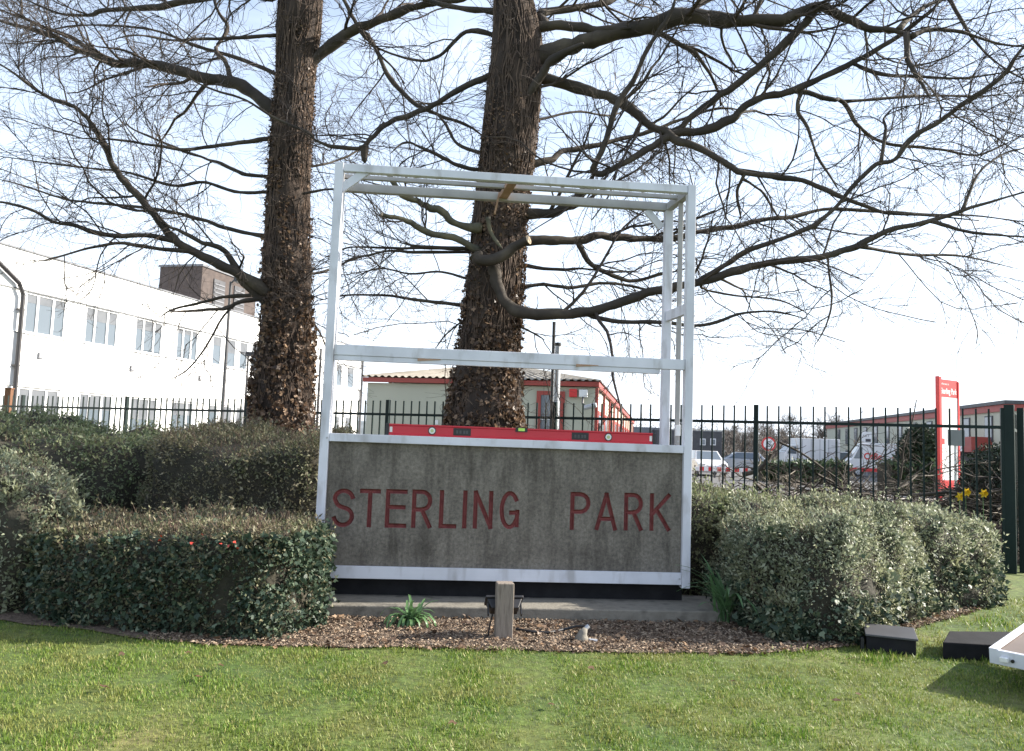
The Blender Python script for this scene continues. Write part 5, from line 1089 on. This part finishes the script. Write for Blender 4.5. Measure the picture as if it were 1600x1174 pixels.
# ================================================================== RIGHT CREAM BUILDING
rb0 = P(1576, 700, 47); rbe = P(1292, 700, 92); ra_ = math.atan2(rbe[1] - rb0[1], rbe[0] - rb0[0]); RL = math.hypot(rbe[1] - rb0[1], rbe[0] - rb0[0])
RZ = P(1576, 629, 47)[2]
rbd = empty('trade_unit', (rb0[0], rb0[1], 0), ra_, 'two-storey cream trade building with red fascia beyond the totem sign', 'building')
bx('wall', m_cream, rbd, 0, RL, -14, 0, -0.05, RZ - 0.4)
bx('front_fascia', m_redtrim, rbd, -0.02, RL, 0.002, 0.12, RZ - 0.5, RZ - 0.1); bx('end_fascia', m_redtrim, rbd, -0.12, -0.022, -14, 0.12, RZ - 0.5, RZ - 0.1)
bx('roof', m_darkgrey, rbd, -0.2, RL, -14.2, 0.25, RZ - 0.095, RZ + 0.12)
bx('corner_trim', m_redtrim, rbd, -0.1, 0.35, 0.002, 0.1, 0, RZ - 0.502)
x = 2.0
for k in range(12):
    if x + 1.2 > RL: break
    for z0, z1 in ((0.4, 2.0), (2.6, RZ - 0.7)):
        w = empty('window', (0, 0, 0)); w.parent = rbd
        bx('frame', m_darkgrey, w, x, x + 1.1, 0.002, 0.06, z0, z1); bx('pane', m_glass, w, x + 0.08, x + 1.02, 0.061, 0.08, z0 + 0.08, z1 - 0.08)
    x += 3.4
bx('red_pilaster', m_redtrim, rbd, 9.6, 10.0, 0.002, 0.12, 0, RZ - .502)
cn = empty('entrance_canopy', (0, 0, 0)); cn.parent = rbd
bx('box_sign', m_signwhite, cn, 3.4, 7.6, 1.2, 1.26, 2.0, 2.75); bx('canopy', m_redtrim, cn, 2.2, 8.0, 0.002, 1.19, 1.95, 2.9); bx('porch_shade', m_darkgrey, cn, 2.6, 7.6, 0.002, 0.3, 0, 1.94)  # porch: dark box stands in for the shade under the canopy
bx('lettering_strip', m_signred, cn, 4.2, 6.8, 1.262, 1.27, 2.28, 2.46)
# dark grey shed building in the distance with two windows
ds0 = P(1128, 700, 80); dsh = empty('grey_shed', (ds0[0], ds0[1], 0), 0.0, 'dark grey flat-roofed block with two small white windows', 'building')
DH = P(1105, 675, 80)[2]
bx('wall', m_darkgrey, dsh, -6.5, 0, 0, 6, -0.05, DH); bx('roof_edge', m_coping, dsh, -6.55, 0.05, -0.05, 6.05, DH + 0.002, DH + 0.1)
for pxx in (1098, 1114):
    xx = P(pxx, 690, 80)[0] - ds0[0]; z0, z1 = P(pxx, 696, 80)[2], P(pxx, 685.5, 80)[2]
    w = bx('window', m_upvc, dsh, xx - .28, xx + .28, -0.06, -0.002, z0, z1); bx('pane', m_glass, w, xx - .2, xx + .2, -0.08, -0.061, z0 + .09, z1 - .09)
bx('upper_block', m_coping, dsh, -9.5, -5.6, 2, 8, 0, DH + 0.3)

# ================================================================== TOTEM SIGN
def text_mesh(s, size, bold=0.0):
    cu = bpy.data.curves.new('t', 'FONT'); cu.body = s; cu.size = size; cu.align_x = 'LEFT'; cu.extrude = 0.004; cu.offset = bold
    o = bpy.data.objects.new('t', cu); COL.objects.link(o); dg = bpy.context.evaluated_depsgraph_get(); me = bpy.data.meshes.new_from_object(o.evaluated_get(dg)); bpy.data.objects.remove(o); return me
def put_text(s, x, y, z, width, size, m, parent, name='lettering', bold=0.0):
    me = text_mesh(s, size, bold); v = np.array([w.co for w in me.vertices]); k = width / (v[:, 0].max() - v[:, 0].min())
    for w in me.vertices: w.co = (x + (w.co.x - v[:, 0].min()) * k, y - w.co.z, z + w.co.y)
    me.materials.clear(); return link(name, me, parent, m)
TY = 28.0; tb = P(1466, 700, TY); tw = (1500 - 1470) * TY / F_PX
TH = P(1468, 588, TY)[2]
to = empty('totem_sign', (tb[0], tb[1], 0), R(30), 'tall red and white park totem sign between red posts', 'sign'); tw = 1.12
bx('post', m_signred, to, -0.05, 0.10, -0.09, 0.06, 0, TH, bevel=0.01); bx('post', m_signred, to, tw, tw + 0.09, -0.06, 0.06, 0, TH - 0.12, bevel=0.01)
zr = TH - 0.72
hp = bx('header_panel', m_signred, to, 0.101, tw - 0.001, -0.035, 0.03, zr, TH - 0.10)
put_text('Welcome to', 0.15, -0.036, TH - 0.29, 0.46, 0.11, m_signwhite, hp); put_text('Sterling Park', 0.14, -0.036, TH - 0.60, tw - 0.19, 0.29, m_signwhite, hp, bold=0.005)
bx('directory_panel', m_signwhite, to, 0.101, tw - 0.001, -0.035, 0.03, 0.75, zr - 0.004); bx('foot_panel', m_signred, to, 0.101, tw - 0.001, -0.035, 0.03, 0.35, 0.746)
for k in range(5): bx('tenant_strip', m_signred, to, 0.11, 0.16, -0.04, -0.0352, 0.95 + k * 0.33, 1.12 + k * 0.33)
bx('tenant_strip', m_signred, to, 0.10, 0.32, -0.042, -0.0352, 2.0, 2.2)
# grey sign seen from behind
q = P(1495, 700, 24.5); gs = empty('road_sign', (q[0], q[1], 0), R(8), 'grey sign plate seen from behind in front of the totem', 'sign')
bx('plate', m_signgrey, gs, -0.30, 0.26, -0.02, 0.01, P(1495, 697, 24.5)[2], P(1495, 672, 24.5)[2]); MB().tube([(-0.02, 0.04, 0), (-0.02, 0.04, P(1495, 674, 24.5)[2])], 0.04, 10).build('pole', m_galv, gs)
# lettings board on the trade unit
q = P(1355, 690, 62); le = empty('letting_board', (q[0], q[1], 0), R(-15), 'small white board with dark lettering above the parked van', 'sign'); z0, z1 = P(1355, 693, 62)[2], P(1355, 675, 62)[2]
bd_ = bx('board', m_signwhite, le, -0.42, 0.32, -0.03, 0.03, z0, z1); put_text('LET', -0.25, -0.031, z0 + 0.5, 0.4, 0.24, m_darkgrey, bd_); bx('print_block', m_darkgrey, bd_, -0.12, 0.25, -0.038, -0.0305, z0 + 0.12, z0 + 0.34); MB().tube([(0, 0.05, 0), (0, 0.05, z0)], 0.04, 8).build('pole', m_galv, le)
# round speed sign
q = P(1201, 700, 58); sp = empty('speed_sign', (q[0], q[1], 0), 0, 'round white speed sign with red ring by the car park', 'sign'); zc = P(1201, 694, 58)[2]
def dsc(r0, y, t, m, nm, par): return MB().tube([(0, y, zc), (0, y - t, zc)], r0, 24).build(nm, m, par)
dsc(0.52, 0, 0.02, m_signred, 'ring', sp); dsc(0.39, -0.022, 0.01, m_signwhite, 'face', sp); MB().tube([(0, 0.05, 0), (0, 0.05, zc + 0.4)], 0.05, 8).build('pole', m_galv, sp); put_text('5', -0.14, -0.034, zc - 0.22, 0.28, 0.6, m_black, sp, 'numeral')

# ================================================================== VEHICLES
def wheel(e, x, y, r_=0.32, w=0.2):
    t_ = MB().tube([(x, y - w / 2, r_), (x, y - w / 2 + 0.03, r_), (x, y + w / 2 - 0.03, r_), (x, y + w / 2, r_)], [r_ * 0.9, r_, r_, r_ * 0.9], 20).build('tyre', m_tyre, e)
    for s in (-1, 1): MB().tube([(x, y + s * (w / 2 + 0.002), r_), (x, y + s * (w / 2 + 0.012), r_)], r_ * 0.6, 14).build('rim', m_carsilver, t_)
def car(label, loc, rz, paint, L=4.2, W=1.74, Hh=1.45, group=None):
    e = empty('parked_car', loc, rz, label, 'car', group); a = L / 2
    low = [(-a, 0.35), (-a + .03, 0.72), (-a + .12, 0.92), (a - 1.15, 0.95), (a - .25, 0.80), (a, 0.62), (a, 0.32), (a - .1, 0.22), (-a + .1, 0.22)]
    MB().prism(low, 1, -W / 2, W / 2).build('body', paint, e, bevel=0.07)
    x0, x1, x2, x3 = -a + 0.15, -a + 0.62, a - 1.95, a - 1.1
    zz = 0.93; top = Hh; yi = W / 2 - 0.06; yt = W / 2 - 0.22
    cab = MB().add([(x0, -yi, zz), (x3, -yi, zz), (x3, yi, zz), (x0, yi, zz), (x1, -yt, top), (x2, -yt, top), (x2, yt, top), (x1, yt, top)], [(0, 1, 5, 4), (1, 2, 6, 5), (2, 3, 7, 6), (3, 0, 4, 7), (4, 5, 6, 7), (0, 3, 2, 1)]).build('cabin', paint, e, bevel=0.05)
    def quad(nm, pts, off): 
        p = [np.array(v, float) for v in pts]; c = sum(p) / 4; n_ = unit(np.cross(p[1] - p[0], p[3] - p[0])); n_ = n_ if np.dot(n_, np.array(off)) > 0 else -n_
        q_ = [c + (v - c) * 0.88 + n_ * 0.012 for v in p]; q2 = [v - n_ * 0.02 for v in q_]
        return MB().add(q_ + q2, [(0, 1, 2, 3), (7, 6, 5, 4), (0, 4, 5, 1), (1, 5, 6, 2), (2, 6, 7, 3), (3, 7, 4, 0)]).build(nm, m_glass, e)
    quad('windscreen', [(x3, -yi, zz), (x3, yi, zz), (x2, yt, top), (x2, -yt, top)], (1, 0, 1)); quad('rear_window', [(x0, -yi, zz), (x0, yi, zz), (x1, yt, top), (x1, -yt, top)], (-1, 0, 1))
    for s in (-1, 1): quad('side_window', [(x0 + .1, s * yi, zz), (x3 - .1, s * yi, zz), (x2, s * yt, top), (x1, s * yt, top)], (0, s, 0)); bx('headlight', m_white, e, a - 0.1, a + 0.006, s * 0.62 - 0.17, s * 0.62 + 0.17, 0.58, 0.72); bx('tail_light', m_signred, e, -a - 0.006, -a + .1, s * 0.68 - 0.12, s * 0.68 + 0.12, 0.62, 0.84)
    for x_ in (-a + 0.75, a - 0.8):
        for s in (-1, 1): wheel(e, x_, s * (W / 2 - 0.08))
    return e
q = P(1103, 730, 48); car('white hatchback parked nose-on before the grey shed', (q[0], q[1], 0.012), R(-93), m_carwhite)
q = P(1152, 724, 62); car('silver car parked side-on beyond the white hatchback', (q[0], q[1], 0.012), R(172), m_carsilver, 4.3, 1.74, 1.42)
def van(label, loc, rz, name='parked_van', L=4.6, W=1.85, H=2.25, cat='van'):
    e = empty(name, loc, rz, label, cat); a = L / 2
    MB().prism([(-a, 0.32), (-a, H - 0.1), (-a + 0.1, H), (a - 1.05, H), (a - 0.42, 1.25), (a - 0.06, 1.05), (a, 0.8), (a, 0.32)], 1, -W / 2, W / 2).build('body', m_carwhite, e, bevel=0.06)
    for s in (-1, 1):
        MB().prism([(a - 1.1, 1.28), (a - 0.55, 1.28), (a - 0.95, H - 0.3), (a - 1.15, H - 0.3)], 1, s * (W / 2 + 0.002), s * (W / 2 + 0.012)).build('cab_window', m_glass, e)
        bx('sill_stripe', m_signred, e, -a + .05, a - .05, min(s * (W / 2 + .002), s * (W / 2 + .014)), max(s * (W / 2 + .002), s * (W / 2 + .014)), 0.36, 0.62)
        bx('tail_light', m_signred, e, -a - 0.02, -a + .02, s * (W / 2 - .1) - .07, s * (W / 2 - .1) + .07, 0.8, 1.2)
    MB().prism([(a - 0.985, H - 0.12), (a - 0.46, 1.30), (a - 0.44, 1.31), (a - 0.965, H - 0.11)], 1, -W / 2 + .15, W / 2 - .15).build('windscreen', m_glass, e)
    for x_ in (-a + 0.8, a - 0.85):
        for s in (-1, 1): wheel(e, x_, s * (W / 2 - 0.09), 0.33)
    return e
q = P(1362, 730, 58); v_ = van('white van with red Office lettering on its side', (q[0], q[1], 0.012), R(168), L=3.9, H=2.4)
# lettering on the side that faces the lawn (local +y after the turn)
tm = text_mesh('Office', 0.62, 0.02); vv = np.array([w.co for w in tm.vertices]); kk = 1.5 / (vv[:, 0].max() - vv[:, 0].min())
for w in tm.vertices: w.co = (0.72 - (w.co.x - vv[:, 0].min()) * kk, 0.93 + w.co.z, 1.25 + w.co.y)
tm.materials.clear(); link('lettering', tm, v_, m_signred)
tm = text_mesh('ex', 0.62, 0.02); vv = np.array([w.co for w in tm.vertices]); kk = 0.5 / (vv[:, 0].max() - vv[:, 0].min())
for w in tm.vertices: w.co = (-1.15 - (w.co.x - vv[:, 0].min()) * kk, 0.93 + w.co.z, 1.22 + w.co.y)
tm.materials.clear(); link('lettering', tm, v_, m_signred)
# white box lorry
q = P(1266, 725, 66); lo_ = empty('box_lorry', (q[0], q[1], 0.012), R(178), 'white box lorry parked between the speed sign and the van', 'lorry')
bh_ = P(1266, 686, 66)[2]
bx('cargo_box', m_carwhite, lo_, -2.0, 1.3, -1.15, 1.15, 0.75, bh_, bevel=0.03); bx('chassis', m_darkgrey, lo_, -2.0, 2.2, -0.6, 0.6, 0.45, 0.74)
MB().prism([(1.36, 0.5), (1.36, 2.2), (1.9, 2.2), (2.35, 1.5), (2.4, 0.5)], 1, -1.0, 1.0).build('cab', m_carwhite, lo_, bevel=0.05); MB().prism([(1.95, 2.1), (2.33, 1.52), (2.36, 1.54), (1.98, 2.12)], 1, -0.85, 0.85).build('windscreen', m_glass, lo_)
for s in (-1, 1): MB().prism([(1.45, 1.45), (2.2, 1.45), (1.9, 2.05), (1.45, 2.05)], 1, s * 1.002, s * 1.012).build('side_window', m_glass, lo_)
for x_ in (-1.2, 1.8):
    for s in (-1, 1): wheel(lo_, x_, s * 0.85, 0.42, 0.26)
for k in range(5): bx('box_rib', m_coping, lo_, -1.8 + k * .7, -1.77 + k * .7, 1.152, 1.16, 0.8, bh_ - .05)
q = P(1306, 722, 72); e_ = car('pale blue-white car half hidden between lorry and van', (q[0], q[1], 0.012), R(185), m_carwhite, 4.0, 1.7, 1.75)

# red and white barrier, low planting in the car park
bq0, bq1 = P(1086, 732, 44), P(1168, 734, 44)
ba = empty('plastic_barrier', (bq0[0], bq0[1], 0.012), 0, 'low red and white banded barrier in front of the white hatchback', 'barrier')
n = 12; wd = (bq1[0] - bq0[0]) / n
for k in range(n): bx('band', m_signred if k % 2 else m_signwhite, ba, k * wd, (k + 1) * wd - 0.004, -0.06, 0.06, 0.36, 0.58)
for k in (0.5, 4.5, 8.5, 11.5): bx('leg', m_darkgrey, ba, k * wd - .04, k * wd + .04, -.04, .04, 0, 0.358)
def lowhedge(x0, x1, ytop, Y, dep, lab):
    a, b = P(x0, ytop, Y), P(x1, ytop, Y); h = a[2]; e = empty('low_hedge', ((a[0] + b[0]) / 2, Y, 0), 0, lab, 'hedge'); w = (b[0] - a[0]) / 2
    bx('core', m_hedgecore, e, -w + .05, w - .05, 0.05, dep - .05, 0, h - .06)
    n = int(900 * max(1, w)); S_ = rng.random((n, 3)); X = -w + 2 * w * S_[:, 0]; f = rng.random(n) < 0.6
    Pp = np.where(f[:, None], np.stack([X, np.full(n, 0.0), h * S_[:, 2]], 1), np.stack([X, dep * S_[:, 1], np.full(n, h)], 1)) + rng.normal(0, 0.05, (n, 3)); Pp[:, 2] = np.maximum(Pp[:, 2], .02)
    V, Fq = scatter(Pp, rng.normal(0, 1, (n, 3)), unit(rng.normal(0, 0.6, (n, 3)) + np.array([0, -.6, .7])), rng.uniform(0.12, 0.26, n), LEAF_V, LEAF_F); tag(link('leaves', np_mesh('leaves', V, Fq), e, m_lowhedge), kind='stuff')
lowhedge(1192, 1242, 724, 41, 1.2, 'clipped low hedge block below the speed sign'); lowhedge(1246, 1330, 722, 40, 1.4, 'long low hedge before the box lorry')
lowhedge(1392, 1470, 724, 33, 1.4, 'low hedge between the van and the totem foot'); lowhedge(1488, 1560, 728, 30, 1.5, 'low hedge right of the totem foot')

# ================================================================== FAR TREES
def far_tree(label, px_, ytop, Y, spread, seed):
    b = P(px_, 700, Y); h = P(px_, ytop, Y)[2]; e = empty('far_tree', (b[0], b[1], 0), 0, label, 'tree', 'bare trees beyond the car park')
    k = 9; pts = np.array([(rng.normal(0, 0.12), rng.normal(0, 0.12), h * 0.7 * i / (k - 1)) for i in range(k)]); pts[0] = (0, 0, 0); rad = np.linspace(0.024 * h, 0.010 * h, k)
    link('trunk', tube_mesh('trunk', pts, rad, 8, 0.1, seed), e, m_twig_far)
    a, ra = spawn(pts[None], rad[None], 16, h * 0.28 * spread, h * 0.5 * spread, (0.35, 0.95), 0.18, 0.10, t0=0.3, K=7, rk=0.5, rmin=0.03); b2, rb = spawn(a, ra, 7, h * 0.12, h * 0.26, (0.4, 1.0), 0.2, 0.05, rmin=0.02); c, rc = spawn(b2, rb, 5, h * 0.06, h * 0.14, (0.4, 1.0), 0.2, 0.03, K=4, rmin=0.014)
    VV, FF, nv = [], [], 0
    for pa, r_ in ((a, ra), (b2, rb), (c, rc)):
        V, Fq = tubes(pa, r_, 3); VV.append(V); FF.append(Fq + nv); nv += len(V)
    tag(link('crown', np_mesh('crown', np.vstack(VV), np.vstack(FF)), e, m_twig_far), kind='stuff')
for i, (px_, yt, Y, s_) in enumerate([(1236, 638, 95, 1.0), (1178, 660, 110, 1.1), (1146, 664, 120, 1.1), (1210, 668, 105, 1.2), (1195, 658, 130, 1.2), (1160, 672, 100, 1.3), (1284, 645, 98, 0.6), (1301, 634, 98, 0.5), (1135, 668, 140, 1.3), (1225, 672, 100, 1.4)]):
    far_tree(['bare round-crowned tree standing behind the box lorry', None, None, None, None, None, 'thin bare sapling rising at the end of the trade building roof', 'taller thin forked bare tree by the trade building roof', None, None][i] or 'bare leafless tree in the thicket behind the grey shed and cars', px_, yt, Y, s_, i)
n = 6000; X = rng.uniform(18, 62, n); Yt = rng.uniform(118, 150, n); Z = np.abs(rng.normal(0, 2.1, n)); d = unit(rng.normal(0, 0.5, (n, 3)) + np.array([0, 0, 0.8])); p = np.stack([X, Yt, Z], 1); out = [p]
for k in range(3): d = unit(d + rng.normal(0, 0.3, (n, 3))); p = p + d * 0.5; out.append(p)
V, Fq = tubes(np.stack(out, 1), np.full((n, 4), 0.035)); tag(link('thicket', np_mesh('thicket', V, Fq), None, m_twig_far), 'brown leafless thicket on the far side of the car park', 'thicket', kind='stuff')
